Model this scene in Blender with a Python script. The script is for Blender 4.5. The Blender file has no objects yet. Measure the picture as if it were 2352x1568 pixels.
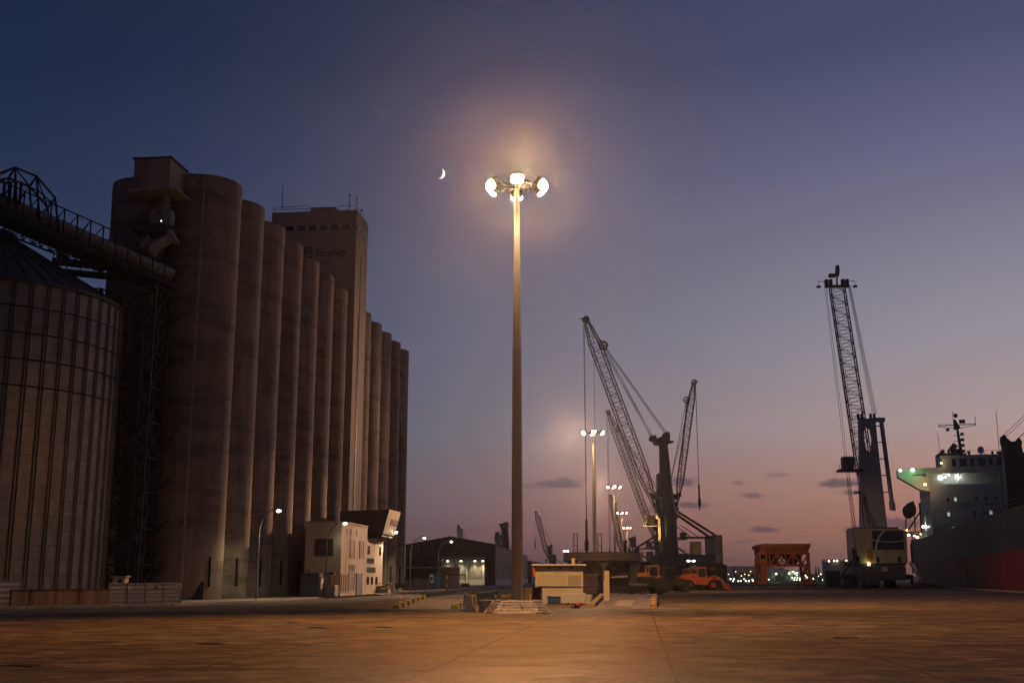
import bpy, math, random
from mathutils import Vector, Matrix
random.seed(7)
sc = bpy.context.scene
COL = sc.collection
R = math.radians
PI = math.pi

# ------------------------------------------------------------------ camera
FPX, PITCH, EYE = 2613.3, math.atan(544/2613.3), 1.7
cam = bpy.data.cameras.new("camera"); cam.lens = 40; cam.sensor_width = 36
cam.clip_start = 0.1; cam.clip_end = 20000
co = bpy.data.objects.new("camera", cam); COL.objects.link(co)
co.location = (0, 0, EYE); co.rotation_euler = (PI/2 + PITCH, 0, 0)
sc.camera = co

def s2l(c):
    return tuple((x/255/12.92 if x/255 <= .04045 else ((x/255+.055)/1.055)**2.4) for x in c)

# ------------------------------------------------------------------ node helper
class NT:
    def __init__(s, tree): s.t = tree; s.n = tree.nodes; s.l = tree.links
    def new(s, kind, **kw):
        n = s.n.new(kind)
        for k, v in kw.items(): setattr(n, k, v)
        return n
    def put(s, sock, v):
        if hasattr(v, 'is_linked'): s.l.new(v, sock)
        else: sock.default_value = v
    def m(s, op, a, b=0.0, c=None, clamp=False):
        n = s.n.new('ShaderNodeMath'); n.operation = op; n.use_clamp = clamp
        s.put(n.inputs[0], a); s.put(n.inputs[1], b)
        if c is not None: s.put(n.inputs[2], c)
        return n.outputs[0]
    def mix(s, f, a, b, blend='MIX'):
        n = s.n.new('ShaderNodeMix'); n.data_type = 'RGBA'; n.blend_type = blend
        s.put(n.inputs[0], f)
        for i, v in ((6, a), (7, b)):
            if not hasattr(v, 'is_linked') and len(v) == 3: v = (*v, 1)
            s.put(n.inputs[i], v)
        return n.outputs[2]
    def ss(s, x, lo, hi):
        n = s.n.new('ShaderNodeMapRange'); n.interpolation_type = 'SMOOTHSTEP'
        s.put(n.inputs[0], x); n.inputs[1].default_value = lo; n.inputs[2].default_value = hi
        return n.outputs[0]
    def ramp(s, x, stops):
        n = s.n.new('ShaderNodeValToRGB'); e = n.color_ramp.elements
        while len(e) < len(stops): e.new(0.5)
        for i, (p, c) in enumerate(stops):
            e[i].position = p; e[i].color = (*c, 1)
        s.put(n.inputs[0], x); return n.outputs[0]
    def noise(s, vec, scale, detail=4, rough=.55, w=None):
        n = s.n.new('ShaderNodeTexNoise')
        s.put(n.inputs['Vector'], vec); n.inputs['Scale'].default_value = scale
        n.inputs['Detail'].default_value = detail; n.inputs['Roughness'].default_value = rough
        return n.outputs[0]
    def scalev(s, vec, v, rot=(0, 0, 0)):
        n = s.n.new('ShaderNodeMapping'); s.put(n.inputs[0], vec)
        n.inputs[3].default_value = v; n.inputs[2].default_value = rot
        return n.outputs[0]

# ------------------------------------------------------------------ sky after sunset
w = bpy.data.worlds.new("World"); sc.world = w; w.use_nodes = True
T = NT(w.node_tree); T.n.clear()
tc = T.new('ShaderNodeTexCoord'); nrm = T.new('ShaderNodeVectorMath', operation='NORMALIZE')
T.l.new(tc.outputs['Generated'], nrm.inputs[0])
sep = T.new('ShaderNodeSeparateXYZ'); T.l.new(nrm.outputs[0], sep.inputs[0])
dx, dy, dz = sep.outputs
az = T.m('ARCTAN2', dx, dy)
el = T.m('ARCSINE', dz)
zz = T.m('MULTIPLY', el, 1/0.6, clamp=True)        # 0..0.6 rad -> 0..1
def stops(lst): return [(min(1, e/0.6), s2l(c)) for e, c in lst]
left = T.ramp(zz, stops([(0, (66, 60, 68)), (.03, (84, 76, 86)), (.06, (88, 84, 97)), (.122, (80, 89, 107)), (.2, (64, 74, 102)), (.3, (41, 53, 81)), (.42, (28, 42, 66)), (.6, (21, 33, 54))]))
right = T.ramp(zz, stops([(0, (112, 78, 78)), (.012, (138, 91, 84)), (.037, (180, 117, 96)), (.075, (187, 138, 121)), (.125, (178, 156, 153)), (.2, (153, 146, 156)), (.345, (105, 106, 133)), (.44, (77, 81, 110)), (.6, (56, 63, 94))]))
fa = T.mix(T.ss(el, .10, .38), T.ss(az, -.3, .55), T.ss(az, -.5, .55))
sky = T.mix(fa, left, right)
side = T.ss(dy, .55, -.3)                            # away from the afterglow the sky is plain night blue
sky = T.mix(side, sky, s2l((30, 34, 54)))
# small dark stratus clouds low over the horizon
def dirof(px, py):
    u, v = (px-1176)/FPX, (784-py)/FPX
    Y = math.cos(PITCH) - v*math.sin(PITCH); Z = math.sin(PITCH) + v*math.cos(PITCH)
    return math.atan2(u, Y), math.atan2(Z, math.hypot(u, Y))
cvec = T.new('ShaderNodeCombineXYZ'); T.l.new(az, cvec.inputs[0]); T.put(cvec.inputs[1], T.m('MULTIPLY', el, 2.2))
cn = T.m('SUBTRACT', T.noise(cvec.outputs[0], 60, 6, .62), .5)
cn2 = T.m('SUBTRACT', T.noise(cvec.outputs[0], 220, 3, .6), .5)
cn = T.m('ADD', cn, T.m('MULTIPLY', cn2, .35))
mask = None
for px, py, hw, hh, st in [(1290, 1112, 62, 19, .9), (1570, 1106, 38, 16, .8), (1590, 1161, 48, 11, .8), (1500, 1172, 30, 11, .6), (1925, 1111, 60, 13, .85),
                           (1965, 1131, 48, 8, .7), (1728, 1138, 34, 8, .6), (1695, 1110, 19, 9, .5), (1757, 1217, 34, 10, .75), (1703, 1243, 30, 6, .5),
                           (2070, 1203, 60, 16, .85), (1968, 1216, 30, 11, .7), (1208, 1117, 38, 7, .4), (1780, 1092, 28, 9, .3), (2010, 1190, 40, 7, .4), (1070, 1215, 50, 8, .25), (1650, 1285, 60, 6, .3)]:
    a0, e0 = dirof(px, py)
    a = T.m('MULTIPLY', T.m('SUBTRACT', az, a0), FPX/hw)
    b = T.m('MULTIPLY', T.m('SUBTRACT', el, e0), FPX/hh)
    b = T.m('MULTIPLY', b, T.m('ADD', 1.0, T.m('MULTIPLY', T.m('LESS_THAN', b, 0.0), .5)))
    d = T.m('SQRT', T.m('ADD', T.m('MULTIPLY', a, a), T.m('MULTIPLY', b, b)))
    d = T.m('ADD', d, T.m('MULTIPLY', cn, 1.9))
    k = T.m('MULTIPLY', T.ss(d, 1.15, .35), st)
    mask = k if mask is None else T.m('MAXIMUM', mask, k)
cloudc = T.mix(.9, sky, s2l((70, 66, 82)))
sky = T.mix(mask, sky, cloudc)
bg = T.new('ShaderNodeBackground'); T.put(bg.inputs[0], sky); bg.inputs[1].default_value = 1.0
out = T.new('ShaderNodeOutputWorld'); T.l.new(bg.outputs[0], out.inputs[0])

# last glow from where the sun went down, far to the right
sun = bpy.data.lights.new("sun", 'SUN'); sun.energy = .035; sun.angle = R(25); sun.color = (1, .6, .45)
so = bpy.data.objects.new("sun", sun); COL.objects.link(so)
so.rotation_euler = Vector((-.75, -.6, -.06)).to_track_quat('-Z', 'Y').to_euler()

vs = sc.view_settings; vs.view_transform = 'Standard'; vs.look = 'None'; vs.exposure = 0; vs.gamma = 1
sc.render.film_transparent = False
cy = sc.cycles; cy.use_denoising = True; cy.max_bounces = 5; cy.diffuse_bounces = 2; cy.glossy_bounces = 2
cy.volume_bounces = 0; cy.transparent_max_bounces = 6; cy.sample_clamp_indirect = 3; cy.caustics_reflective = False; cy.caustics_refractive = False

# ------------------------------------------------------------------ placing
def ray(px, py):
    u, v = (px-1176)/FPX, (784-py)/FPX
    Y = math.cos(PITCH) - v*math.sin(PITCH); Z = math.sin(PITCH) + v*math.cos(PITCH)
    return u/Y, Z/Y
def P(px, py, Y):
    a, b = ray(px, py); return Vector((a*Y, Y, EYE + b*Y))
def G(px, py):
    a, b = ray(px, py); Y = -EYE/b; return Vector((a*Y, Y, 0))
def vx(px, Y): return ray(px, 1346)[0]*Y
ROW = R(6.2)                                  # the port's long axis, turned a little to the right of the view
AL = Vector((math.sin(ROW), math.cos(ROW), 0)); CR = Vector((math.cos(ROW), -math.sin(ROW), 0))

# ------------------------------------------------------------------ mesh helper
class MB:
    def __init__(s): s.v = []; s.f = []; s.sm = []; s.X = Matrix()
    def add(s, vs, fs, smooth=False):
        o = len(s.v); s.v += [s.X @ Vector(p) for p in vs]
        for f in fs: s.f.append([i+o for i in f]); s.sm.append(smooth)
        return s
    def box(s, x0, x1, y0, y1, z0, z1):
        return s.add([(x0, y0, z0), (x1, y0, z0), (x1, y1, z0), (x0, y1, z0), (x0, y0, z1), (x1, y0, z1), (x1, y1, z1), (x0, y1, z1)],
                     [(0, 3, 2, 1), (4, 5, 6, 7), (0, 1, 5, 4), (1, 2, 6, 5), (2, 3, 7, 6), (3, 0, 4, 7)])
    def bbox(s, x0, x1, y0, y1, z0, z1, b):
        """box with chamfered edges"""
        xs, ys, zs = (x0, x1), (y0, y1), (z0, z1); vs = []
        idx = {}
        for i in (0, 1):
            for j in (0, 1):
                for k in (0, 1):
                    sx, sy, sz = (1-2*i), (1-2*j), (1-2*k)
                    for ax in range(3):
                        p = [xs[i], ys[j], zs[k]]
                        if ax != 0: p[0] += sx*b
                        if ax != 1: p[1] += sy*b
                        if ax != 2: p[2] += sz*b
                        idx[i, j, k, ax] = len(vs); vs.append(tuple(p))
        fs = []
        for i in (0, 1):
            fs.append([idx[i, 0, 0, 0], idx[i, 1, 0, 0], idx[i, 1, 1, 0], idx[i, 0, 1, 0]][::(1 if i else -1)])
            fs.append([idx[0, i, 0, 1], idx[0, i, 1, 1], idx[1, i, 1, 1], idx[1, i, 0, 1]][::(1 if i else -1)])
            fs.append([idx[0, 0, i, 2], idx[1, 0, i, 2], idx[1, 1, i, 2], idx[0, 1, i, 2]][::(1 if i else -1)])
        for i in (0, 1):
            for j in (0, 1):
                fs.append([idx[0, i, j, 1], idx[1, i, j, 1], idx[1, i, j, 2], idx[0, i, j, 2]][::(1 if i ^ j else -1)])
                fs.append([idx[i, 0, j, 0], idx[i, 1, j, 0], idx[i, 1, j, 2], idx[i, 0, j, 2]][::(-1 if i ^ j else 1)])
                fs.append([idx[i, j, 0, 0], idx[i, j, 1, 0], idx[i, j, 1, 1], idx[i, j, 0, 1]][::(1 if i ^ j else -1)])
        for i in (0, 1):
            for j in (0, 1):
                for k in (0, 1): fs.append([idx[i, j, k, 0], idx[i, j, k, 1], idx[i, j, k, 2]])
        return s.add(vs, fs)
    def tube(s, p, q, r0, r1=None, n=8, caps=True):
        p, q = Vector(p), Vector(q); r1 = r0 if r1 is None else r1
        d = (q-p).normalized(); a = d.orthogonal().normalized(); b = d.cross(a)
        vs = []
        for c, r in ((p, r0), (q, r1)):
            for i in range(n):
                t = 2*PI*i/n; vs.append(c + (a*math.cos(t) + b*math.sin(t))*r)
        s.add(vs, [(i, (i+1) % n, n+(i+1) % n, n+i) for i in range(n)], n > 5)
        if caps: s.add(vs, [tuple(range(n))[::-1], tuple(range(n, 2*n))])
        return s
    def bar(s, p, q, w, h=None, up=(0, 0, 1)):
        p, q = Vector(p), Vector(q); h = h or w; d = (q-p).normalized(); up = Vector(up)
        if abs(d.dot(up)) > .98: up = Vector((1, 0, 0))
        a = d.cross(up).normalized()*w/2; b = a.cross(d).normalized()*h/2
        vs = [p-a-b, p+a-b, p+a+b, p-a+b, q-a-b, q+a-b, q+a+b, q-a+b]
        return s.add(vs, [(0, 3, 2, 1), (4, 5, 6, 7), (0, 1, 5, 4), (1, 2, 6, 5), (2, 3, 7, 6), (3, 0, 4, 7)])
    def path(s, pts, r, n=6):
        for a, b in zip(pts, pts[1:]): s.tube(a, b, r, r, n)
        return s
    def lathe(s, prof, n=32, c=(0, 0, 0), smooth=True, a0=0, a1=2*PI):
        c = Vector(c); full = abs(a1-a0-2*PI) < 1e-6; m = n if full else n+1
        for (r0, z0), (r1, z1) in zip(prof, prof[1:]):
            vs = []
            for r, z in ((r0, z0), (r1, z1)):
                for i in range(m):
                    t = a0+(a1-a0)*i/n; vs.append(c + Vector((r*math.cos(t), r*math.sin(t), z)))
            s.add(vs, [(i, (i+1) % m, m+(i+1) % m, m+i) for i in range(n)], smooth)
        return s
    def prism(s, poly, a, b, ax='y'):
        """polygon (two coords) pulled from a to b along ax"""
        def pt(p, t):
            return {'y': (p[0], t, p[1]), 'x': (t, p[0], p[1]), 'z': (p[0], p[1], t)}[ax]
        n = len(poly); vs = [pt(p, a) for p in poly] + [pt(p, b) for p in poly]
        return s.add(vs, [tuple(range(n)), tuple(range(n, 2*n))[::-1]] + [(i, n+i, n+(i+1) % n, (i+1) % n) for i in range(n)])
    def ring(s, outer, inner, a, b, ax='y'):
        """polygon with a hole of the same number of corners"""
        def pt(p, t):
            return {'y': (p[0], t, p[1]), 'x': (t, p[0], p[1]), 'z': (p[0], p[1], t)}[ax]
        n = len(outer); vs = [pt(p, a) for p in outer]+[pt(p, a) for p in inner]+[pt(p, b) for p in outer]+[pt(p, b) for p in inner]
        fs = []
        for i in range(n):
            j = (i+1) % n
            fs += [(i, j, n+j, n+i), (2*n+i, 3*n+i, 3*n+j, 2*n+j), (i, 2*n+i, 2*n+j, j), (n+i, n+j, 3*n+j, 3*n+i)]
        return s.add(vs, fs)
    def ball(s, c, r, nu=12, nv=8, sc3=(1, 1, 1)):
        c = Vector(c); vs = []
        for j in range(nv+1):
            ph = PI*j/nv
            for i in range(nu):
                t = 2*PI*i/nu
                vs.append(c + Vector((r*math.sin(ph)*math.cos(t)*sc3[0], r*math.sin(ph)*math.sin(t)*sc3[1], r*math.cos(ph)*sc3[2])))
        return s.add(vs, [(j*nu+i, (j+1)*nu+i, (j+1)*nu+(i+1) % nu, j*nu+(i+1) % nu) for j in range(nv) for i in range(nu)], True)
    def torus(s, c, R_, r, axis='z', n=20, m=8):
        vs = []
        for i in range(n):
            t = 2*PI*i/n
            for j in range(m):
                p = 2*PI*j/m; q = ((R_+r*math.cos(p))*math.cos(t), (R_+r*math.cos(p))*math.sin(t), r*math.sin(p))
                if axis == 'y': q = (q[0], q[2], q[1])
                if axis == 'x': q = (q[2], q[0], q[1])
                vs.append(Vector(c)+Vector(q))
        return s.add(vs, [(i*m+j, ((i+1) % n)*m+j, ((i+1) % n)*m+(j+1) % m, i*m+(j+1) % m) for i in range(n) for j in range(m)], True)
    def build(s, name, mat, parent=None, loc=None, rz=None):
        me = bpy.data.meshes.new(name); me.from_pydata([tuple(p) for p in s.v], [], s.f)
        me.polygons.foreach_set('use_smooth', s.sm)
        import bmesh
        bm = bmesh.new(); bm.from_mesh(me); bmesh.ops.recalc_face_normals(bm, faces=bm.faces); bm.to_mesh(me); bm.free()
        me.materials.append(mat); me.update()
        o = bpy.data.objects.new(name, me); COL.objects.link(o)
        if parent: o.parent = parent
        if loc is not None: o.location = loc
        if rz is not None: o.rotation_euler = (0, 0, rz)
        return o

def tag(o, label=None, cat=None, group=None, kind=None):
    if label: o['label'] = label
    if cat: o['category'] = cat
    if group: o['group'] = group
    if kind: o['kind'] = kind
    return o
def thing(name, label, cat, loc=(0, 0, 0), rz=0, group=None):
    o = bpy.data.objects.new(name, None); COL.objects.link(o); o.empty_display_size = .3
    o.location = loc; o.rotation_euler = (0, 0, rz)
    return tag(o, label, cat, group)
def dup(o, loc=None, rz=None, label=None, parent=None):
    c = o.copy(); COL.objects.link(c)
    if parent is not None: c.parent = parent
    if loc is not None: c.location = loc
    if rz is not None: c.rotation_euler = (0, 0, rz)
    if label: c['label'] = label
    for ch in list(o.children): dup(ch, parent=c)
    return c
def text(body, size, mat, parent, loc, rot, depth=.01, sx=1.0, name='lettering'):
    cu = bpy.data.curves.new(name, 'FONT'); cu.body = body; cu.size = size; cu.extrude = depth
    cu.align_x = 'CENTER'; cu.align_y = 'CENTER'
    tmp = bpy.data.objects.new(name, cu); COL.objects.link(tmp)
    me = bpy.data.meshes.new_from_object(tmp); bpy.data.objects.remove(tmp); me.name = name
    me.materials.clear(); me.materials.append(mat)
    o = bpy.data.objects.new(name, me); COL.objects.link(o)
    o.parent = parent; o.location = loc; o.rotation_euler = rot; o.scale = (sx, 1, 1)
    return o
def lamp(kind, loc, power, color, parent=None, aim=None, cone=120, blend=.8, size=.15, name='lamp_light'):
    l = bpy.data.lights.new(name, kind); l.energy = power; l.color = color; l.shadow_soft_size = size
    o = bpy.data.objects.new(name, l); COL.objects.link(o); o.location = loc
    if kind == 'SPOT':
        l.spot_size = R(cone); l.spot_blend = blend
        o.rotation_euler = (Vector(aim)-Vector(loc)).to_track_quat('-Z', 'Y').to_euler()
    if parent:
        o.parent = parent; o.matrix_parent_inverse = parent_inv(parent)
    return o
def parent_inv(p):
    return (Matrix.Translation(p.location) @ p.rotation_euler.to_matrix().to_4x4()).inverted()

# ------------------------------------------------------------------ materials
MATS = {}
def pm(name, c1, c2=None, scale=1.0, rough=.7, metal=0.0, stretch=(1, 1, 1), bump=0.0, bscale=None, c3=None, s3=.3, t3=(.55, .75), detail=5, rot=(0, 0, 0), spec=.4):
    if name in MATS: return MATS[name]
    m = bpy.data.materials.new(name); m.use_nodes = True; t = NT(m.node_tree)
    bs = t.n['Principled BSDF']; tc = t.new('ShaderNodeTexCoord')
    vec = t.scalev(tc.outputs['Object'], stretch, rot)
    c2 = c2 or tuple(x*.75 for x in c1)
    n = t.noise(vec, scale, detail, .6)
    col = t.mix(t.ss(n, .3, .7), c1, c2)
    if c3:
        n3 = t.noise(vec, s3, 5, .65); col = t.mix(t.ss(n3, *t3), col, c3)
    t.put(bs.inputs['Base Color'], col)
    t.put(bs.inputs['Roughness'], t.m('ADD', rough-.1, t.m('MULTIPLY', n, .2)))
    bs.inputs['Metallic'].default_value = metal
    bs.inputs['Specular IOR Level'].default_value = spec
    if bump:
        b = t.new('ShaderNodeBump'); b.inputs['Strength'].default_value = bump; b.inputs['Distance'].default_value = .05
        t.put(b.inputs['Height'], t.noise(vec, bscale or scale*4, 6, .6)); t.l.new(b.outputs[0], bs.inputs['Normal'])
    MATS[name] = m; return m
def em(name, color, strength):
    if name in MATS: return MATS[name]
    m = bpy.data.materials.new(name); m.use_nodes = True; t = NT(m.node_tree); t.n.clear()
    e = t.new('ShaderNodeEmission'); e.inputs[0].default_value = (*color, 1); e.inputs[1].default_value = strength
    o = t.new('ShaderNodeOutputMaterial'); t.l.new(e.outputs[0], o.inputs[0])
    MATS[name] = m; return m

WARM = (1, .40, .10); WARM2 = (1, .52, .21); COOL = (.92, 1, .78)
M_gal = pm('galvanised steel', (.30, .29, .27), (.22, .21, .20), 3, .5, .5, (1, 1, .2), c3=(.2, .13, .08), s3=1.5)
M_dark = pm('dark steel', (.045, .047, .055), (.03, .03, .035), 2, .55, .3, c3=(.09, .05, .03), s3=.8)
M_blk = pm('black rubber', (.02, .02, .02), (.03, .03, .028), 4, .8)
M_rope = pm('wire rope', (.05, .05, .055), (.03, .03, .03), 5, .6, .4)
M_cgrey = pm('crane grey paint', (.16, .17, .20), (.12, .13, .15), .6, .5, .1, (1, 1, .25), c3=(.12, .08, .06), s3=.9)
M_cblue = pm('crane blue paint', (.03, .055, .10), (.022, .04, .07), .7, .5, .1, (1, 1, .3), c3=(.06, .05, .045), s3=.8)
M_cyel = pm('boom yellow paint', (.42, .36, .22), (.33, .28, .18), 1.2, .5, .1, c3=(.2, .12, .07), s3=1.2)
M_cream = pm('cream painted panel', (.62, .55, .38), (.56, .48, .33), 1.2, .6, 0, (1, 1, .4), c3=(.42, .33, .22), s3=.9, t3=(.6, .85), bump=.05)
M_white = pm('white paint', (.66, .64, .60), (.56, .53, .48), 1.3, .55, 0, (1, 1, .35), c3=(.36, .29, .22), s3=.9, t3=(.6, .85))
M_orange = pm('orange machine paint', (.75, .13, .02), (.62, .10, .018), 1.3, .45, 0, c3=(.2, .08, .04), s3=1.4)
M_yell = pm('yellow machine paint', (.60, .28, .03), (.48, .21, .03), 1.3, .45, 0, c3=(.25, .13, .05), s3=1.4)
M_rusto = pm('weathered orange gantry paint', (.46, .12, .04), (.34, .085, .033), .9, .65, 0, (1, 1, .4), c3=(.11, .05, .03), s3=.8)
M_glass = pm('dark window glass', (.02, .022, .026), (.03, .03, .034), 1, .15, 0, spec=.6)
M_conc = pm('pale concrete', (.46, .42, .37), (.30, .275, .24), 1.8, .85, 0, c3=(.20, .175, .15), s3=.9, bump=.3, bscale=9)
M_rust = pm('rusty steel plate', (.20, .13, .09), (.12, .085, .065), 1.4, .8, .1, (1, 1, .3), c3=(.10, .05, .03), s3=1.1)
M_hop = pm('hopper steel', (.26, .225, .205), (.19, .165, .15), .9, .7, .1, (1, 1, .3), c3=(.11, .06, .04), s3=.9)
M_green = pm('green painted girder', (.045, .10, .075), (.03, .07, .055), 1.3, .6, 0, c3=(.07, .06, .045), s3=1.2)
M_kyel = pm('kerb yellow paint', (.55, .38, .05), (.42, .28, .05), 5, .75, 0, c3=(.2, .15, .08), s3=3)
M_kblk = pm('kerb black paint', (.025, .025, .024), (.05, .045, .04), 5, .75)
M_red = pm('red paint', (.48, .05, .03), (.38, .04, .03), 4, .5)
M_swhite = pm('sign white', (.7, .68, .62), (.62, .6, .55), 4, .6)
M_letter = pm('dark lettering', (.012, .012, .016), (.018, .017, .02), 3, .6)
M_blue = pm('blue container paint', (.04, .10, .19), (.03, .075, .15), 1.2, .55)
M_tank = pm('tank paint', (.38, .35, .32), (.32, .29, .27), .2, .6, 0, (1, 1, .2))
L_main = em('floodlight glow', (1, .74, .42), 45)
L_far = em('far floodlight glow', (1, .70, .40), 22)
L_cool = em('street lamp glow', (1, .95, .68), 22)
L_white = em('white lamp glow', (.95, 1, .86), 9)
L_green = em('green lamp glow', (.25, 1, .3), 16)
L_amber = em('amber lamp glow', (1, .55, .2), 9)
L_moon = em('moon glow', (1, .97, .90), 1.3)  # emission stands in for sunlight on the crescent
L_port = em('lit porthole', (.85, .95, .9), .45)

# ---- wall and ground materials with their own structure
def silo_mat():
    m = bpy.data.materials.new('silo concrete'); m.use_nodes = True; t = NT(m.node_tree); bs = t.n['Principled BSDF']
    tc = t.new('ShaderNodeTexCoord'); oi = t.new('ShaderNodeObjectInfo')
    va = t.new('ShaderNodeVectorMath', operation='ADD'); t.l.new(tc.outputs['Object'], va.inputs[0])
    cx = t.new('ShaderNodeCombineXYZ'); t.put(cx.inputs[2], t.m('MULTIPLY', oi.outputs['Random'], 90)); t.l.new(cx.outputs[0], va.inputs[1])
    v = va.outputs[0]
    n1 = t.noise(t.scalev(v, (1, 1, .12)), 1.1, 6, .62)          # vertical run-off streaks
    n2 = t.noise(t.scalev(v, (.15, .15, 1)), .9, 4, .6)           # lift bands of the slip form
    n3 = t.noise(v, .35, 5, .6); n4 = t.noise(v, 1.3, 4, .55)
    col = t.mix(t.ss(n1, .3, .72), (.325, .262, .222), (.205, .162, .136))
    col = t.mix(t.m('MULTIPLY', t.ss(n2, .46, .66), .75), col, (.15, .117, .10))
    col = t.mix(t.m('MULTIPLY', t.ss(n3, .5, .75), .5), col, (.34, .275, .235))
    col = t.mix(t.m('MULTIPLY', t.ss(n4, .64, .72), .7), col, (.09, .075, .066))
    hs_ = t.new('ShaderNodeHueSaturation'); t.put(hs_.inputs['Value'], t.m('ADD', .86, t.m('MULTIPLY', oi.outputs['Random'], .3))); t.put(hs_.inputs['Color'], col); t.l.new(hs_.outputs[0], bs.inputs['Base Color']); bs.inputs['Roughness'].default_value = .9; bs.inputs['Specular IOR Level'].default_value = .2
    b = t.new('ShaderNodeBump'); b.inputs['Strength'].default_value = .25; b.inputs['Distance'].default_value = .06
    t.put(b.inputs['Height'], t.m('ADD', t.noise(v, 5, 5, .6), t.m('MULTIPLY', n2, 1.2))); t.l.new(b.outputs[0], bs.inputs['Normal'])
    return m
M_silo = silo_mat()

def ground_mat():
    m = bpy.data.materials.new('worn quay concrete'); m.use_nodes = True; t = NT(m.node_tree); bs = t.n['Principled BSDF']
    tc = t.new('ShaderNodeTexCoord'); v = tc.outputs['Object']
    rv = t.scalev(v, (1, 1, 1), (0, 0, ROW))
    big = t.noise(t.scalev(v, (.5, 1, 1)), .09, 5, .6)
    mid = t.noise(t.scalev(v, (.75, 1.05, 1), (0, 0, .4)), .5, 7, .66)
    swp = t.noise(t.scalev(v, (.7, 1.0, 1), (0, 0, -.3)), .85, 8, .7)
    fine = t.noise(v, 3.2, 6, .7); gr = t.noise(v, 22, 4, .7)
    col = t.mix(t.ss(mid, .34, .66), (.125, .098, .060), (.30, .234, .140))
    col = t.mix(t.m('MULTIPLY', t.ss(swp, .45, .60), .85), col, (.052, .037, .026))
    col = t.mix(t.m('MULTIPLY', t.ss(big, .46, .66), .5), col, (.06, .044, .031))
    col = t.mix(t.m('MULTIPLY', t.ss(fine, .58, .75), .35), col, (.30, .235, .15))
    col = t.mix(t.m('MULTIPLY', t.ss(gr, .4, .7), .22), col, (.09, .08, .07))
    sp = t.new('ShaderNodeSeparateXYZ'); t.l.new(rv, sp.inputs[0])
    # curving tyre marks left by trucks turning on the apron
    for cx_, cy_, r0 in ((-34, 4, 46), (40, -10, 52), (-8, 92, 60), (22, 20, 28)):
        d = t.m('SQRT', t.m('ADD', t.m('POWER', t.m('SUBTRACT', sp.outputs[0], cx_), 2), t.m('POWER', t.m('SUBTRACT', sp.outputs[1], cy_), 2)))
        d = t.m('ADD', d, t.m('MULTIPLY', big, 2.5))
        k = t.m('ABSOLUTE', t.m('SUBTRACT', t.m('MODULO', t.m('ADD', d, 1000.0-r0), 7.1), 3.5))
        k = t.m('MULTIPLY', t.ss(k, .42, .12), t.ss(mid, .46, .62))
        k = t.m('MULTIPLY', k, t.ss(t.m('ABSOLUTE', t.m('SUBTRACT', d, r0)), 9, 5))
        col = t.mix(t.m('MULTIPLY', k, .75), col, (.03, .024, .02))
    # oil spots, repaired slabs and hair cracks
    sp1 = t.noise(v, .42, 3, .5); sp2 = t.noise(v, 1.9, 3, .6)
    col = t.mix(t.m('MULTIPLY', t.m('MULTIPLY', t.ss(sp1, .60, .66), t.ss(sp2, .42, .6)), .8), col, (.03, .023, .018))
    vo = t.new('ShaderNodeTexVoronoi'); vo.feature = 'DISTANCE_TO_EDGE'; vo.inputs['Scale'].default_value = .16
    dv = t.new('ShaderNodeVectorMath', operation='ADD'); t.put(dv.inputs[0], v); nz = t.new('ShaderNodeTexNoise'); nz.inputs['Scale'].default_value = .9; nz.inputs['Detail'].default_value = 6
    t.put(nz.inputs['Vector'], v); t.l.new(nz.outputs[1], dv.inputs[1]); t.l.new(dv.outputs[0], vo.inputs['Vector'])
    crk = t.m('MULTIPLY', t.m('LESS_THAN', vo.outputs[0], .0032), t.ss(big, .42, .5))
    col = t.mix(t.m('MULTIPLY', crk, .8), col, (.025, .02, .016))
    # cast joints running along the port axis, ragged at the edges
    wob = t.m('MULTIPLY', t.m('SUBTRACT', t.noise(v, .5, 5, .7), .5), .14)
    jx = t.m('ADD', t.m('ADD', sp.outputs[0], 920.0 - .62 + 2.3), wob)
    k = t.m('ABSOLUTE', t.m('SUBTRACT', t.m('MODULO', jx, 4.6), 2.3))
    jw = t.m('ADD', .028, t.m('MULTIPLY', t.ss(fine, .45, .75), .035))
    joint = t.m('LESS_THAN', k, jw)
    jy = t.m('ADD', t.m('ADD', sp.outputs[1], 1003.0), t.m('MULTIPLY', wob, 1.6))
    k2 = t.m('ABSOLUTE', t.m('SUBTRACT', t.m('MODULO', jy, 19.0), 9.5))
    joint2 = t.m('MULTIPLY', t.m('LESS_THAN', k2, .03), t.ss(mid, .42, .5))
    joint = t.m('MAXIMUM', joint, joint2)
    col = t.mix(t.m('MULTIPLY', joint, .95), col, (.03, .027, .024))
    t.n.remove(bs); bs = t.new('ShaderNodeBsdfDiffuse'); gl = t.new('ShaderNodeBsdfGlossy'); mx = t.new('ShaderNodeMixShader')
    mx.inputs[0].default_value = .07; t.l.new(bs.outputs[0], mx.inputs[1]); t.l.new(gl.outputs[0], mx.inputs[2]); t.l.new(mx.outputs[0], t.n['Material Output'].inputs[0])
    t.put(bs.inputs['Color'], col); bs.inputs['Roughness'].default_value = .6; gl.inputs['Color'].default_value = (1, .95, .88, 1)
    ro = t.m('ADD', .40, t.m('MULTIPLY', t.ss(mid, .3, .7), .17)); ro = t.m('ADD', ro, t.m('MULTIPLY', t.ss(fine, .3, .7), .12))
    ro = t.m('SUBTRACT', ro, t.m('MULTIPLY', t.ss(swp, .46, .66), .06))
    t.put(gl.inputs['Roughness'], ro)
    b = t.new('ShaderNodeBump'); b.inputs['Strength'].default_value = .5; b.inputs['Distance'].default_value = .03
    h = t.m('ADD', t.m('MULTIPLY', fine, .7), t.m('MULTIPLY', gr, .2)); h = t.m('SUBTRACT', h, joint); h = t.m('ADD', h, t.m('MULTIPLY', mid, 1.5))
    t.put(b.inputs['Height'], h); t.l.new(b.outputs[0], bs.inputs['Normal'])
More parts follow.
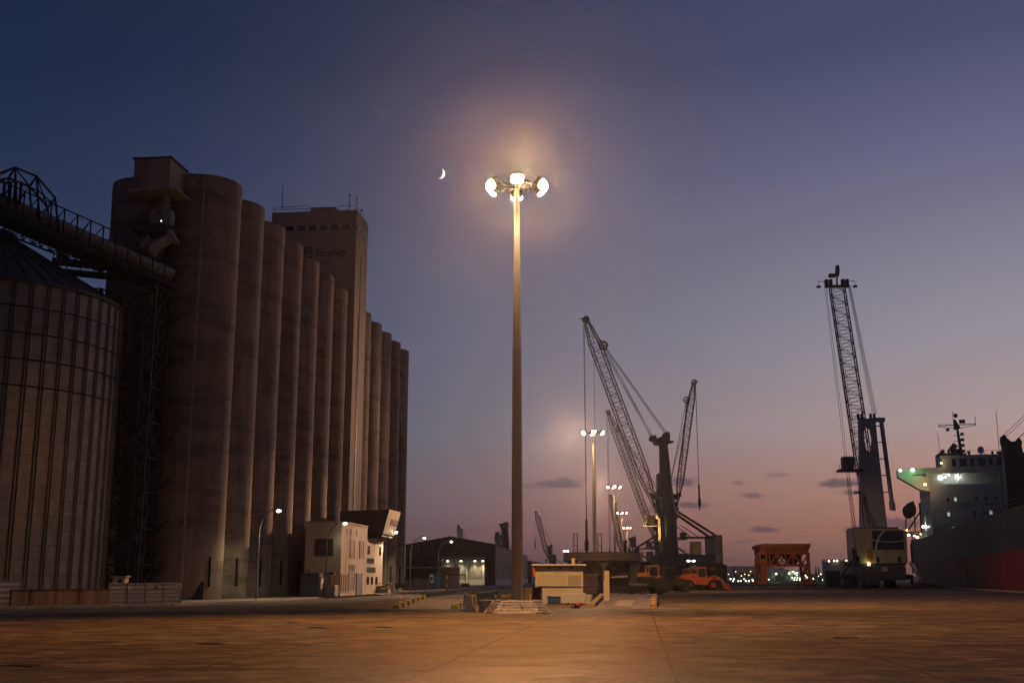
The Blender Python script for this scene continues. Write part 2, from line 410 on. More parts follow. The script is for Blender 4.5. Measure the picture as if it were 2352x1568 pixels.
    t.l.new(b.outputs[0], gl.inputs['Normal']); return m
M_ground = ground_mat()
M_asph = pm('dark asphalt', (.055, .048, .043), (.042, .037, .033), .6, .82, 0, (.3, 1, 1), c3=(.075, .062, .053), s3=.2, bump=.3, bscale=14, spec=.25)
M_pave = pm('pavement concrete', (.42, .36, .32), (.33, .285, .255), 1.2, .85, 0, c3=(.12, .10, .09), s3=.5, bump=.2, bscale=8)

def corr_mat(name, c1, c2, freq, axis='Z', rough=.5, metal=.3, plates=None):
    """profiled sheet: fine ribs along one axis; plates adds staggered sheet joints"""
    m = bpy.data.materials.new(name); m.use_nodes = True; t = NT(m.node_tree); bs = t.n['Principled BSDF']
    tc = t.new('ShaderNodeTexCoord'); sp = t.new('ShaderNodeSeparateXYZ'); t.l.new(tc.outputs['Object'], sp.inputs[0])
    x = sp.outputs['XYZ'.index(axis)]
    wv = t.m('SINE', t.m('MULTIPLY', x, freq*2*PI))
    n = t.noise(t.scalev(tc.outputs['Object'], (1, 1, .15)), .8, 5, .6)
    col = t.mix(t.ss(n, .3, .7), c1, c2)
    t.put(bs.inputs['Base Color'], col); bs.inputs['Metallic'].default_value = metal
    t.put(bs.inputs['Roughness'], t.m('ADD', rough, t.m('MULTIPLY', n, .15)))
    b = t.new('ShaderNodeBump'); b.inputs['Strength'].default_value = .12 if plates else .6; b.inputs['Distance'].default_value = .04
    t.put(b.inputs['Height'], wv); t.l.new(b.outputs[0], bs.inputs['Normal'])
    if plates:
        rz, cols = plates
        ang = t.m('MULTIPLY', t.m('ARCTAN2', sp.outputs[1], sp.outputs[0]), cols/(2*PI))
        row = t.m('FLOOR', t.m('MULTIPLY', sp.outputs[2], 1/rz)); c = t.m('FLOOR', ang)
        wn = t.new('ShaderNodeTexWhiteNoise'); cb = t.new('ShaderNodeCombineXYZ'); t.put(cb.inputs[0], row); t.put(cb.inputs[1], c); t.l.new(cb.outputs[0], wn.inputs[0])
        col2 = t.mix(wn.outputs[0], tuple(a*.72 for a in c1), tuple(min(1, a*1.15) for a in c1))
        col = t.mix(.55, col, col2)
        fr = t.m('ABSOLUTE', t.m('SUBTRACT', t.m('FRACT', t.m('MULTIPLY', sp.outputs[2], 1/rz)), .5))
        fa_ = t.m('ABSOLUTE', t.m('SUBTRACT', t.m('FRACT', t.m('ADD', ang, t.m('MULTIPLY', row, .5))), .5))
        ln = t.m('MAXIMUM', t.m('GREATER_THAN', fr, .472), t.m('GREATER_THAN', fa_, .475))
        col = t.mix(t.m('MULTIPLY', ln, .5), col, tuple(a*.3 for a in c1))
        t.put(bs.inputs['Base Color'], col)
    return m
M_bin = corr_mat('grain bin sheet', (.30, .27, .23), (.24, .21, .18), 5, 'Z', .5, .25, plates=(.95, 90))
M_binroof = pm('grain bin roof sheet', (.10, .095, .09), (.075, .07, .07), 1, .6, .3)
M_wdark = corr_mat('dark warehouse cladding', (.011, .015, .02), (.008, .011, .015), 1.5, 'X', .45, .1)
M_wgrey = corr_mat('grey warehouse cladding', (.21, .20, .20), (.16, .155, .155), 1.2, 'Y', .5, .15)
M_wgreyx = corr_mat('grey loading bay cladding', (.24, .24, .22), (.19, .19, .17), 1.2, 'X', .5, .15)
M_cont = corr_mat('dark container sheet', (.022, .026, .034), (.018, .02, .026), 3, 'X', .5, .1)
M_fence = corr_mat('grey metal fence sheet', (.58, .56, .52), (.48, .46, .43), 3.2, 'Z', .6, .05)
M_build = pm('stained render', (.55, .47, .38), (.48, .40, .32), .5, .85, 0, (1, 1, .3), c3=(.28, .20, .14), s3=.45, t3=(.56, .78), bump=.15, bscale=7)
M_head = pm('head house render', (.42, .34, .28), (.36, .29, .235), .3, .88, 0, (1, 1, .25), c3=(.19, .15, .125), s3=.25)
M_brick = pm('reddish brick', (.21, .14, .11), (.16, .105, .085), 2.5, .9, 0, bump=.3, bscale=12)

def local(o_loc, rz, p):
    return Matrix.Rotation(-rz, 4, 'Z') @ (Vector(p)-Vector(o_loc))

# ================================================================== GROUND, ROAD, WATER
def qx(Y): return 27.0 + .25*Y                 # quay edge beside the ship
LAND = [(-700, -80), (qx(-80), -80), (qx(292), 292), (58, 292), (58+.108*1700, 1990), (-700, 1990)]
mb = MB()
n = len(LAND)
mb.prism(LAND, -4, 0, 'z'); tag(mb.build('ground', M_ground), 'worn concrete quay apron with joints and tyre marks', 'ground', kind='structure')
mb = MB(); e = Vector((.25, 1, 0)).normalized(); nrm_ = Vector((-e.y, e.x, 0))
a, b = Vector((qx(20), 20, 0)), Vector((qx(292), 292, 0))
mb.add([a, b, b+nrm_*.9, a+nrm_*.9, a+Vector((0, 0, .22)), b+Vector((0, 0, .22)), b+nrm_*.9+Vector((0, 0, .22)), a+nrm_*.9+Vector((0, 0, .22))],
       [(0, 3, 2, 1), (4, 5, 6, 7), (0, 1, 5, 4), (1, 2, 6, 5), (2, 3, 7, 6), (3, 0, 4, 7)])
tag(mb.build('quay_kerb', M_conc), kind='structure')
def water_mat():
    m = bpy.data.materials.new('harbour water'); m.use_nodes = True; t = NT(m.node_tree); bs = t.n['Principled BSDF']
    bs.inputs['Base Color'].default_value = (.012, .016, .022, 1); bs.inputs['Roughness'].default_value = .12
    tc = t.new('ShaderNodeTexCoord'); b = t.new('ShaderNodeBump'); b.inputs['Strength'].default_value = .35; b.inputs['Distance'].default_value = .2
    t.put(b.inputs['Height'], t.noise(t.scalev(tc.outputs['Object'], (.5, 1, 1)), .35, 5, .6)); t.l.new(b.outputs[0], bs.inputs['Normal'])
    return m
mb = MB(); mb.add([(-1900, -90, -2.5), (1900, -90, -2.5), (1900, 2700, -2.5), (-1900, 2700, -2.5)], [(0, 1, 2, 3)])
tag(mb.build('water', water_mat()), kind='structure')
# asphalt road along the silos and the pavement beside it
K = [Vector((-60, 40, 0)), Vector((-28.4, 65, 0)), Vector((-21.1, 72.8, 0)), Vector((-18.6, 84, 0))]
K.append(K[3]+AL*110); K.append(K[3]+AL*330)
def offs(pts, d):
    r = []
    for i, p in enumerate(pts):
        t = ((pts[min(i+1, len(pts)-1)]-pts[max(i-1, 0)])).normalized(); r.append(p + Vector((t.y, -t.x, 0))*d)
    return r
K8 = offs(K, 8.5); mb = MB()
for i in range(len(K)-1): mb.add([K[i]+Vector((0, 0, .004)), K8[i]+Vector((0, 0, .004)), K8[i+1]+Vector((0, 0, .004)), K[i+1]+Vector((0, 0, .004))], [(0, 1, 2, 3)])
mb.add([Vector(p)+Vector((0, 0, .004)) for p in ((-14, 189, 0), (K8[3]+AL*86).to_tuple(), (K8[3]+AL*101).to_tuple(), (40, 183, 0), (40, 171, 0))][1:], [(0, 1, 2, 3)])
tag(mb.build('road', M_asph), kind='structure')
Km = offs(K, -14); mb = MB(); Z = Vector((0, 0, .13))
for i in range(len(K)-1):
    mb.add([K[i], K[i]+Z, K[i+1]+Z, K[i+1]], [(0, 1, 2, 3)]); mb.add([K[i]+Z, Km[i]+Z, Km[i+1]+Z, K[i+1]+Z], [(0, 1, 2, 3)])
tag(mb.build('pavement', M_pave), kind='structure')
mb = MB(); Ki = offs(K, -.32); Z2 = Vector((0, 0, .155))
for i in range(len(K)-1):
    o1, o2 = offs(K, .012)[i], offs(K, .012)[i+1]
    mb.add([o1, o1+Z2, o2+Z2, o2], [(0, 1, 2, 3)]); mb.add([o1+Z2, Ki[i]+Z2, Ki[i+1]+Z2, o2+Z2], [(0, 1, 2, 3)])
tag(mb.build('kerb', M_conc), kind='structure')
# drain covers let into the apron
dc = None
for px, py, lab in ((487, 1478, 'dark drain cover in the concrete midway between the near left corner and the ramp'), (50, 1528, 'dark drain cover in the near left corner of the concrete'),
                    (730, 1441, 'dark drain cover in the concrete nearest the yellow and black ramp'), (1940, 1464, 'lone dark drain cover on the right half of the concrete'), (876, 1440, 'drain cover just right of the one nearest the ramp')):
    g = G(px, py)
    if dc is None:
        dc = thing('drain_cover', lab, 'drain cover', (g.x, g.y, 0), -ROW, 'drain covers in the apron')
        mb = MB(); mb.ring([(-.35, -.2), (.35, -.2), (.35, .2), (-.35, .2)], [(-.31, -.16), (.31, -.16), (.31, .16), (-.31, .16)], .002, .02, 'z'); mb.build('frame', M_dark, dc)
        mb = MB()
        for i in range(7): mb.box(-.3+i*.09, -.26+i*.09, -.16, .16, .003, .014)
        mb.build('grate', M_blk, dc)
    else: dup(dc, (g.x, g.y, 0), -ROW + random.uniform(-.2, .2), lab)

# ================================================================== CONCRETE SILOS
S0 = Vector((-25.4, 89.9, 0)); SR, SH = 2.92, 33.6
ordn = ['', 'second', 'third', 'fourth', 'fifth', 'sixth', 'seventh']
slot_me = None
def make_silo(label):
    o = MB()
    o.lathe([(SR, .1), (SR, SH-1.6), (SR+.03, SH-1.55), (SR+.03, SH-.02), (SR-.05, SH), (0, SH)], 48)
    for k in range(7): o.lathe([(SR, 4.6*k+3.0), (SR+.012, 4.6*k+3.02), (SR+.012, 4.6*k+3.07), (SR, 4.6*k+3.1)], 48)
    s = o.build('concrete_silo', M_silo)
    m = MB(); m.box(SR*math.cos(R(-33))-.12, SR*math.cos(R(-33))+.06, SR*math.sin(R(-33))-.16, SR*math.sin(R(-33))+.12, 1.1, 3.3); m.build('slot_opening', M_blk, s)
    return s
def silo_pos(i): return S0 + AL*5.905*i
silo = make_silo('x')
tag(silo, 'nearest concrete silo of the long row, with a pale vertical seam', 'silo', 'concrete grain silos'); silo.location = silo_pos(0)
m = MB(); sx, sy = SR*math.cos(R(-77)), SR*math.sin(R(-77)); m.box(sx-.07, sx+.07, sy-.03, sy+.1, .2, SH-.1); m.build('vertical_seam', M_conc, silo)
m = MB(); m.prism([(-.5, 0), (.4, 0), (.4, 1.35), (.25, 1.35)], -.05, .25, 'y'); m.X = Matrix(); dw = m.build('conveyor_opening', M_blk, silo); dw.location = (SR*math.cos(R(-52))*1.0, SR*math.sin(R(-52))*1.0-.05, .15); dw.rotation_euler = (0, 0, R(38))
labs = {1: 'concrete silo directly behind the nearest one, counting away from the camera', 2: 'third concrete silo of the row, lower rim cut by sky', 3: 'fourth concrete silo of the row', 4: 'fifth concrete silo, the one behind the first street lamp head',
        5: 'sixth concrete silo, whose top stands below the dark wall lettering', 6: 'seventh concrete silo, last one before the tall head house', 8: 'first concrete silo beyond the tall head house, mostly hidden by it', 9: 'second concrete silo beyond the head house',
        10: 'third concrete silo beyond the head house', 11: 'last but one concrete silo of the row', 12: 'farthest concrete silo, end of the row against the sky'}
for i in list(range(1, 7)) + list(range(8, 13)):
    c = silo.copy(); COL.objects.link(c); c.location = silo_pos(i); c['label'] = labs[i]
    for ch in silo.children:
        if ch.name.startswith('slot'): d = ch.copy(); COL.objects.link(d); d.parent = c
B0 = S0 - CR*4.95 + AL*.2
for i, lab in ((0, 'dark concrete silo of the back row, beside the conveyor gallery'), (1, 'back row concrete silo just behind the dark one')):
    c = silo.copy(); COL.objects.link(c); c.location = B0 + AL*5.905*i; c['label'] = lab
# roof house over the first silos
ph = thing('roof_house', 'boxy concrete penthouse on top of the nearest silos', 'roof house', (S0 - CR*2.2 + AL*0).to_tuple(), -ROW)
m = MB(); m.box(-1.5, 1.45, -5.6, -2.4, SH-2.1, SH+.35); m.build('front_wall', M_head, ph)
m = MB(); m.box(-1.85, 2.2, -2.6, 3.4, SH-.35, SH-.2+.35); m.box(-1.85, 2.2, -2.4, 6.5, SH+.15, SH+.16); m.build('side_wall', M_head, ph)
m = MB(); m.box(-1.62, 1.6, -5.75, -2.2, SH+.36, SH+.46); m.box(-1.95, 2.4, -2.2, 6.8, SH+.17, SH+.27); m.build('roof', M_dark, ph)
m = MB(); m.box(-1.9, 2.1, -5.65, -2.9, SH-2.26, SH-2.11); m.build('floor_slab', M_conc, ph)

# head house tower
th = P(820, 482, 128); HT = th.z; tw = thing('head_house', 'tall rectangular grain elevator tower rising above the silos with dark wall lettering', 'tower', (th.x, th.y, 0), -ROW)
m = MB(); m.box(-10.3, 0, 0, 5.7, .2, HT); m.build('wall', M_head, tw)
m = MB(); m.box(-5.6, -2.6, -.06, 3, HT, HT+.45); m.build('roof_upstand', M_head, tw)
m = MB()
for x in (-10.1, -8, -5.9): m.tube((x, .1, HT), (x, .1, HT+.7), .03)
m.tube((-10.1, .1, HT+.7), (-5.7, .1, HT+.7), .03); m.tube((-10.1, .1, HT+.38), (-5.7, .1, HT+.38), .03)
for x in (-2.4, -1.2, -.1): m.tube((x, .1, HT), (x, .1, HT+.6), .03)
m.tube((-2.5, .1, HT+.6), (-.1, .1, HT+.6), .03)
for y in (2, 4, 5.5): m.tube((-.1, y, HT), (-.1, y, HT+.6), .03)
m.tube((-.1, .1, HT+.6), (-.1, 5.5, HT+.6), .03); m.build('railing', M_gal, tw)
for x, h, b in ((-9.2, 3.4, .1), (-1, 2.0, .22), (-.12, 1.7, .16), (-.3, 1.1, .25)):
    m = MB(); y0 = .3 if h > 1.2 else 3.5; m.tube((x, y0, HT), (x, y0, HT+h), .045); m.ball((x, y0, HT+h), b*.6); m.build('antenna', M_dark, tw)
for k in range(7):
    x = -1.3 - k*1.34
    m = MB(); m.ring([(x-.46, HT-2.35), (x+.46, HT-2.35), (x+.46, HT-1.75), (x-.46, HT-1.75)], [(x-.42, HT-2.31), (x+.42, HT-2.31), (x+.42, HT-1.79), (x-.42, HT-1.79)], -.05, .0, 'y')
    m.box(x-.03, x+.03, -.04, -.012, HT-2.31, HT-1.79); f = m.build('window', M_dark, tw)
    m = MB(); m.box(x-.42, x+.42, -.012, -.004, HT-2.31, HT-1.79); m.build('pane', M_glass, f)
for k in range(3):
    y = 1.2 + k*1.5
    m = MB(); m.box(0, .05, y-.4, y+.4, HT-2.4, HT-1.55); f = m.build('window', M_dark, tw); m = MB(); m.box(.05, .058, y-.33, y+.33, HT-2.33, HT-1.62); m.build('pane', M_glass, f)
m = MB(); m.box(0, .05, 2.3, 2.6, 9, HT-5); m.box(0, .04, 1.9, 2.0, 9, 32); m.build('vertical_slot', M_dark, tw)
text('Ership', 1.35, M_letter, tw, (-2.95, -.02, HT-5.15), (PI/2, 0, 0), .02, 1.06)
text('Grupo', .72, pm('faded lettering', (.16, .13, .11), (.14, .115, .1), 2, .8), tw, (-3.55, -.02, HT-6.25), (PI/2, 0, 0), .015, 1.1)
M_logo = pm('logo blue', (.025, .045, .085), (.02, .036, .07), 1, .6)
m = MB(); m.box(-7.1, -5.2, -.045, -.003, HT-6.2, HT-4.3); lg = m.build('company_emblem', M_logo, tw)
m = MB(); m.prism([(-7.1, HT-5.75), (-6.2, HT-5.62), (-5.2, HT-5.35), (-5.2, HT-5.28), (-6.2, HT-5.52), (-7.1, HT-5.62)], -.06, -.046, 'y'); m.build('emblem_stripe', M_white, lg)

# low building at the foot of the tower
b0 = Vector((-15.65, 106, 0)); bd = thing('office_block', 'pale stained building with louvred openings and blue door at the silo foot', 'building', b0.to_tuple(), -ROW)
BH = 6.75
m = MB(); m.box(-3.4, 0, 0, 10.2, .13, BH); m.build('wall', M_build, bd)
m = MB(); m.box(-3.5, .06, -.06, 10.26, BH, BH+.14); m.build('roof', M_conc, bd)
M_louv = pm('grey louvre', (.30, .25, .19), (.24, .2, .155), 3, .7, .1, (1, 1, 8))
def lou(parent, y0, y1, z0, z1, mat=M_louv, nm='louvre', x=0.0):
    m = MB(); m.ring([(y0, z0), (y1, z0), (y1, z1), (y0, z1)], [(y0+.06, z0+.06), (y1-.06, z0+.06), (y1-.06, z1-.06), (y0+.06, z1-.06)], x, x+.05, 'x')
    k = z0+.1
    while k < z1-.1: m.box(x, x+.03, y0+.06, y1-.06, k, k+.05); k += .11
    return m.build(nm, mat, parent)
for y0, y1, z0, z1 in ((3.2, 4.9, 3.6, 5.3), (6.9, 8.6, 3.6, 5.3), (3.1, 3.95, 2.4, 3.0), (4.3, 5.15, 2.4, 3.0), (2.9, 5.1, .65, 2.3), (.25, 1.2, .5, 2.1), (1.9, 2.8, .5, 2.1)): lou(bd, y0, y1, z0, z1)
for y in (1.9, 3.5, 5.6): m = MB(); m.box(.0, .03, y-.14, y+.14, 5.7, 6.3); m.build('slit_window', M_dark, bd)
m = MB(); m.box(0, .07, 5.9, 8.3, .15, 2.2); m.build('door', M_blue, bd)
m = MB(); m.box(-2.5, -.75, -.05, 0, 3.75, 5.3); m.build('shutter', pm('brown shutter', (.07, .055, .05), (.055, .045, .04), 3, .7), bd)
b1 = b0 + AL*10.3; be = thing('stair_block', 'narrow stained annexe with small windows behind the pale building', 'building', (b1.x, b1.y, 0), -ROW)
m = MB(); m.box(-3.2, -.15, .1, 7.8, .13, 5.6); m.build('wall', M_build, be)
for r_, (z0, z1, ys) in enumerate(((4.1, 5.0, (.8, 6.0)), (3.2, 3.75, (.6, 1.5, 2.7)), (2.3, 2.85, (.5, 1.5, 2.5, 3.5)), (1.1, 1.9, (.7, 2.5, 4.6)))):
    for y in ys:
        m = MB(); m.box(-.15, -.1, y, y+.85, z0, z1); f = m.build('window', M_dark, be); m = MB(); m.box(-.1, -.092, y+.08, y+.77, z0+.06, z1-.06); m.build('pane', M_glass, f)
m = MB(); m.box(-.15, 1.2, .4, 7.0, .13, .2)
for i in range(5): m.box(-.14, 1.1, 5.2+.3*i, 5.5+.3*i, .2, .95-.17*i)
m.build('entrance_steps', M_conc, be)
m = MB()
for y in (.5, 3.6, 6.9): m.tube((1.15, y, .2), (1.15, y, 1.25), .035)
m.tube((1.15, .5, 1.25), (1.15, 6.9, 1.25), .035); m.tube((1.15, .5, .75), (1.15, 6.9, .75), .025); m.build('handrail', M_rust, be)
# conveyor bridge reaching out over it
g0 = Vector((-12.8, 119.5, 0)); gb = thing('loading_gallery', 'dark sloping loading gallery jutting from the silos, pale end with black plate', 'gallery', g0.to_tuple(), -ROW)
zt, zb, lean = 8.75, 6.3, -.62
m = MB(); m.add([(-5.2, 0, zt-.15), (0, 0, zt), (0, 5.7, zt), (-5.2, 5.7, zt-.15), (-5.2, 0, zb), (lean, 0, zb), (lean, 5.7, zb), (-5.2, 5.7, zb)],
      [(0, 3, 2, 1), (4, 5, 6, 7), (0, 1, 5, 4), (2, 3, 7, 6), (3, 0, 4, 7), (1, 2, 6, 5)]); m.build('wall', pm('brown gallery sheet', (.10, .08, .068), (.08, .064, .055), 1, .75), gb)
def endp(y, z): return Vector((lean + (0-lean)*(z-zb)/(zt-zb), y, z))
def quadp(y0, y1, z0, z1, d0, d1):
    off = Vector((1, 0, -.25)).normalized(); vs = []
    for d in (d0, d1): vs += [endp(y0, z0)+off*d, endp(y1, z0)+off*d, endp(y1, z1)+off*d, endp(y0, z1)+off*d]
    return vs, [(0, 3, 2, 1), (4, 5, 6, 7), (0, 1, 5, 4), (1, 2, 6, 5), (2, 3, 7, 6), (3, 0, 4, 7)]
m = MB(); m.add(*quadp(-.02, 5.72, zb-.02, zt+.02, .003, .06)); m.build('end_panel', M_cream, gb)
m = MB(); m.add(*quadp(2.0, 5.5, zb+.95, zb+1.55, .062, .09)); pl = m.build('name_plate', M_letter, gb)
tx = text('SEA', .62, M_swhite, gb, endp(3.75, zb+1.25)+Vector((.11, 0, 0)), (0, 0, 0), .004, 1.9)
tx.rotation_euler = Matrix(((0, .25, .97), (1, 0, 0), (0, .97, -.25))).to_euler()
m = MB(); m.box(-5.2, lean-.1, .2, 5.5, zb-.32, zb); m.build('floor_frame', M_dark, gb)
m = MB(); m.box(-5.2, -3.4, .4, 5.2, 4.9, zb-.33); m.build('chute_box', M_dark, gb)
# little cabin in front of the silos
kb = thing('control_cabin', 'small dark blue grey cabin with notice, beside the pale building', 'cabin', (-18.6, 102.2, .13), -ROW)
m = MB(); m.bbox(0, 1.65, 0, 3.2, 0, 1.95, .03); m.build('body', pm('slate cabin paint', (.085, .095, .12), (.07, .078, .10), 2, .6), kb)
m = MB(); m.box(-.06, 1.72, -.06, 3.3, 1.95, 2.03); m.build('roof', M_dark, kb)
m = MB(); m.box(1.65, 1.69, .3, 3.0, .1, 1.9); m.build('side_panel', M_louv, kb)
m = MB(); m.box(1.69, 1.705, .6, 1.3, 1.1, 1.65); m.build('notice', M_swhite, kb)
m = MB(); m.box(.5, .75, .3, .55, 2.03, 2.35); m.build('vent', M_gal, kb)
cb = thing('switch_cabinet', 'pale low cabinet with a pipe between the dark cabin and building', 'cabinet', (-16.5, 103.6, .13), -ROW)
m = MB(); m.bbox(0, .75, 0, 1.3, 0, 1.0, .02); m.build('body', M_gal, cb); m = MB(); m.tube((.2, .2, 1), (.2, .2, 2.0), .05); m.box(.05, .65, .05, .35, 1.95, 2.12); m.build('pipe', M_dark, cb)

# ================================================================== STEEL GRAIN BIN
bc = Vector((-37.45, 80, 0)); BR, BE = 8.8, 21.0
gbn = thing('grain_bin', 'huge round corrugated steel grain bin with conical roof at left', 'grain bin', bc.to_tuple())
m = MB(); m.lathe([(BR, .2), (BR, BE)], 120); m.build('wall', M_bin, gbn)
m = MB(); m.lathe([(BR+.22, BE-.12), (BR+.22, BE+.06), (.9, 26.0), (.9, 26.5), (0, 26.6)], 96); rf = m.build('roof', M_binroof, gbn)
m = MB()
for i in range(48):
    t = 2*PI*i/48; c, s = math.cos(t), math.sin(t); m.bar((BR*c+.2*c, BR*s+.2*s, BE+.1), (.95*c, .95*s, 26.06), .09, .12)
m.build('roof_rib', M_binroof, rf)
m = MB()
for i in range(50):
    t = 2*PI*i/50; c, s = math.cos(t), math.sin(t)
    for dt in (-.012, .012): m.box(0, 0, 0, 0, 0, 0) if False else m.tube(((BR+.07)*math.cos(t+dt), (BR+.07)*math.sin(t+dt), .3), ((BR+.07)*math.cos(t+dt), (BR+.07)*math.sin(t+dt), BE), .05, n=4, caps=False)
m.build('stiffener', pm('bin rib steel', (.19, .172, .147), (.15, .135, .117), 2, .6, .2), gbn)
m = MB()
for z in (BE-1.75, BE-3.5, BE-5.25, BE-7.0): m.torus((0, 0, z), BR+.1, .04, 'z', 96, 5)
m.build('wind_ring', M_dark, gbn)

# ================================================================== CONVEYOR GALLERIES AND LATTICE TOWERS
def lattice4(mb, pts, w, h, chord, brace, n, side=None, faces=(0, 1, 2, 3)):
    """straight box truss between two points, w wide and h high"""
    p, q = pts; d = (q-p).normalized(); sd = d.cross(Vector((0, 0, 1)))
    sd = (sd if sd.length > .05 else Vector((1, 0, 0))).normalized() if side is None else side; up = sd.cross(d).normalized()
    def c(t, i):
        wt = w if not callable(w) else w(t); ht = h if not callable(h) else h(t)
        a, b = ((-1, -1), (1, -1), (1, 1), (-1, 1))[i]
        return p.lerp(q, t) + sd*a*wt/2 + up*b*ht/2
    for i in range(4):
        for k in range(n): mb.bar(c(k/n, i), c((k+1)/n, i), chord)
    for i in faces:
        j = (i+1) % 4
        for k in range(n):
            a, b = (i, j) if k % 2 else (j, i)
            mb.bar(c(k/n, a), c((k+1)/n, b), brace)
        for k in range(n+1): mb.bar(c(k/n, i), c(k/n, j), brace)
    return c
e1, e0 = P(395, 634, 85.2), P(-80, 428, 77)
cg = thing('conveyor_gallery', 'long sloping steel conveyor gallery with pale tube running down to the silos', 'conveyor')
m = MB(); m.tube(e0, e1, .55, n=20); m.build('conveyor_tube', pm('pale pipe sheet', (.42, .36, .31), (.34, .29, .25), .8, .55, .2, c3=(.2, .13, .1), s3=.6), cg)
dn = Vector((0, 0, -.95)); sd = (e1-e0).normalized().cross(Vector((0, 0, 1))).normalized()
m = MB(); m.bar(e0+dn, e1+dn, 2.6, .12); m.build('walkway_deck', M_dark, cg)
m = MB()
for k in (-1.3, 1.3): m.bar(e0+dn+sd*k-Vector((0, 0, .15)), e1+dn+sd*k-Vector((0, 0, .15)), .14, .4)
m.build('edge_beam', M_dark, cg)
m = MB()
N = 16; d_ = (e1-e0)/N
for k in (-1.3, 1.3):
    for i in range(N+1):
        h = 1.25 if i > 11 else 2.0
        b_ = e0+dn+sd*k+d_*i; m.bar(b_, b_+Vector((0, 0, h)), .09)
        if i < N: m.bar(b_+Vector((0, 0, h)), b_+d_+Vector((0, 0, 1.25 if i+1 > 11 else 2.0)), .08); m.bar(b_+Vector((0, 0, .6)), b_+d_+Vector((0, 0, .6)), .04)
        if i < N and i % 2 == 0: m.bar(b_, b_+d_+Vector((0, 0, h)), .06)
for i in range(0, N+1): m.bar(e0+dn+sd*1.3+d_*i+Vector((0, 0, 2.0)), e0+dn-sd*1.3+d_*i+Vector((0, 0, 2.0)), .06) if i < 12 else None
m.build('side_truss', M_dark, cg)
# raised end frame of the gallery at the left
top = [P(-60, 430, 77.6), P(27, 397, 78.5), P(76, 417, 79.4), P(118, 466, 80.2)]
bot = [e0.lerp(e1, t) for t in (.05, .225, .33, .42)]
m = MB()
for s_ in (-1.3, 1.3):
    for i in range(4):
        m.bar(bot[i]+sd*s_+dn, top[i]+sd*s_, .12)
        if i < 3: m.bar(top[i]+sd*s_, top[i+1]+sd*s_, .12); m.bar(bot[i]+sd*s_, top[i+1]+sd*s_, .06)
for i in range(4): m.bar(top[i]+sd*1.3, top[i]-sd*1.3, .12)
for i in range(3): m.bar(top[i]+sd*1.3, top[i+1]-sd*1.3, .08); m.bar(top[i].lerp(bot[i], .4)+sd*1.3, top[i+1].lerp(bot[i+1], .4)+sd*1.3, .08)
for k in range(4): m.box(bot[1].x-.6+k*.4, bot[1].x-.45+k*.4, bot[1].y-.9, bot[1].y-.7, bot[1].z, bot[1].z+1.7)
m.build('hoist_frame', M_dark, cg)
# lower conveyor over the bin roof
f0, f1 = P(-60, 478, 79), P(300, 622, 86)
cl = thing('lower_conveyor', 'lower dark truss conveyor passing over the bin roof under the pale tube', 'conveyor')
m = MB(); lattice4(m, (f0, f1), 1.9, 1.3, .12, .07, 18); m.build('truss', M_dark, cl)
m = MB(); m.bar(f0-Vector((0, 0, .1)), f1-Vector((0, 0, .1)), .9, .55); m.build('conveyor_trough', pm('dull pipe sheet', (.22, .19, .17), (.17, .15, .13), .8, .6, .2), cl)
f2, f3 = P(120, 622, 84), P(400, 650, 86.3)
m = MB(); m.bar(f2, f3, 1.6, .16); m.bar(f2+Vector((0, 0, .75)), f3+Vector((0, 0, .75)), 1.2, .3)
for k in range(10): p_ = f2.lerp(f3, k/9); m.bar(p_, p_+Vector((0, 0, 1.6)), .06)
m.bar(f2+Vector((0, 0, 1.6)), f3+Vector((0, 0, 1.6)), .06); m.build('crossing_walkway', M_dark, cl)
m = MB(); q_ = P(140, 585, 82); m.box(q_.x-.2, q_.x+.2, q_.y-.3, q_.y+.3, q_.z-.6, q_.z+.2); m.build('drive_box', M_gal, cl)
# supports
def ltower(label, x, y, wx, wy, z0, z1, n, name='lattice_tower', mat=None):
    t = thing(name, label, 'lattice tower', (x, y, 0), -ROW)
    m = MB()
    cs = [(-wx/2, -wy/2), (wx/2, -wy/2), (wx/2, wy/2), (-wx/2, wy/2)]
    for a_, b_ in cs: m.bar((a_, b_, z0), (a_, b_, z1), .2)
    m.build('leg_frame', mat or M_dark, t)
    m = MB()
    for k in range(n):
        za, zc = z0+(z1-z0)*k/n, z0+(z1-z0)*(k+1)/n
        for i in range(4):
            p, q = cs[i], cs[(i+1) % 4]
            m.bar((*p, za), (*q, zc), .09); m.bar((*p, zc), (*q, zc), .1)
            if k % 2 == 0 or name == 'trestle': m.bar((*q, za), (*p, zc), .09)
    m.build('bracing', mat or M_dark, t)
    return t
tp = P(215, 650, 88)
ltower('slim steel trestle between the bin roof and the dark silo, under the conveyors', tp.x+.3, 88, 1.9, 2.4, .1, 24.0, 14, 'trestle')
et = ltower('dark steel elevator tower standing in the gap before the nearest silos', -28.0, 84.6, 2.6, 2.6, .1, 23.4, 9, 'elevator_tower')
m = MB(); m.box(-.5, .1, -.5, .1, .1, 23); m.tube((.75, .6, .1), (.75, .6, 23), .16); m.build('elevator_leg', M_dark, et)
for k in range(7): m = MB(); m.bar((.4, 1.25, 1+3.1*k), (2.2, 1.25, 2.8+3.1*k), .5, .08); m.build('stair_flight', M_dark, et)
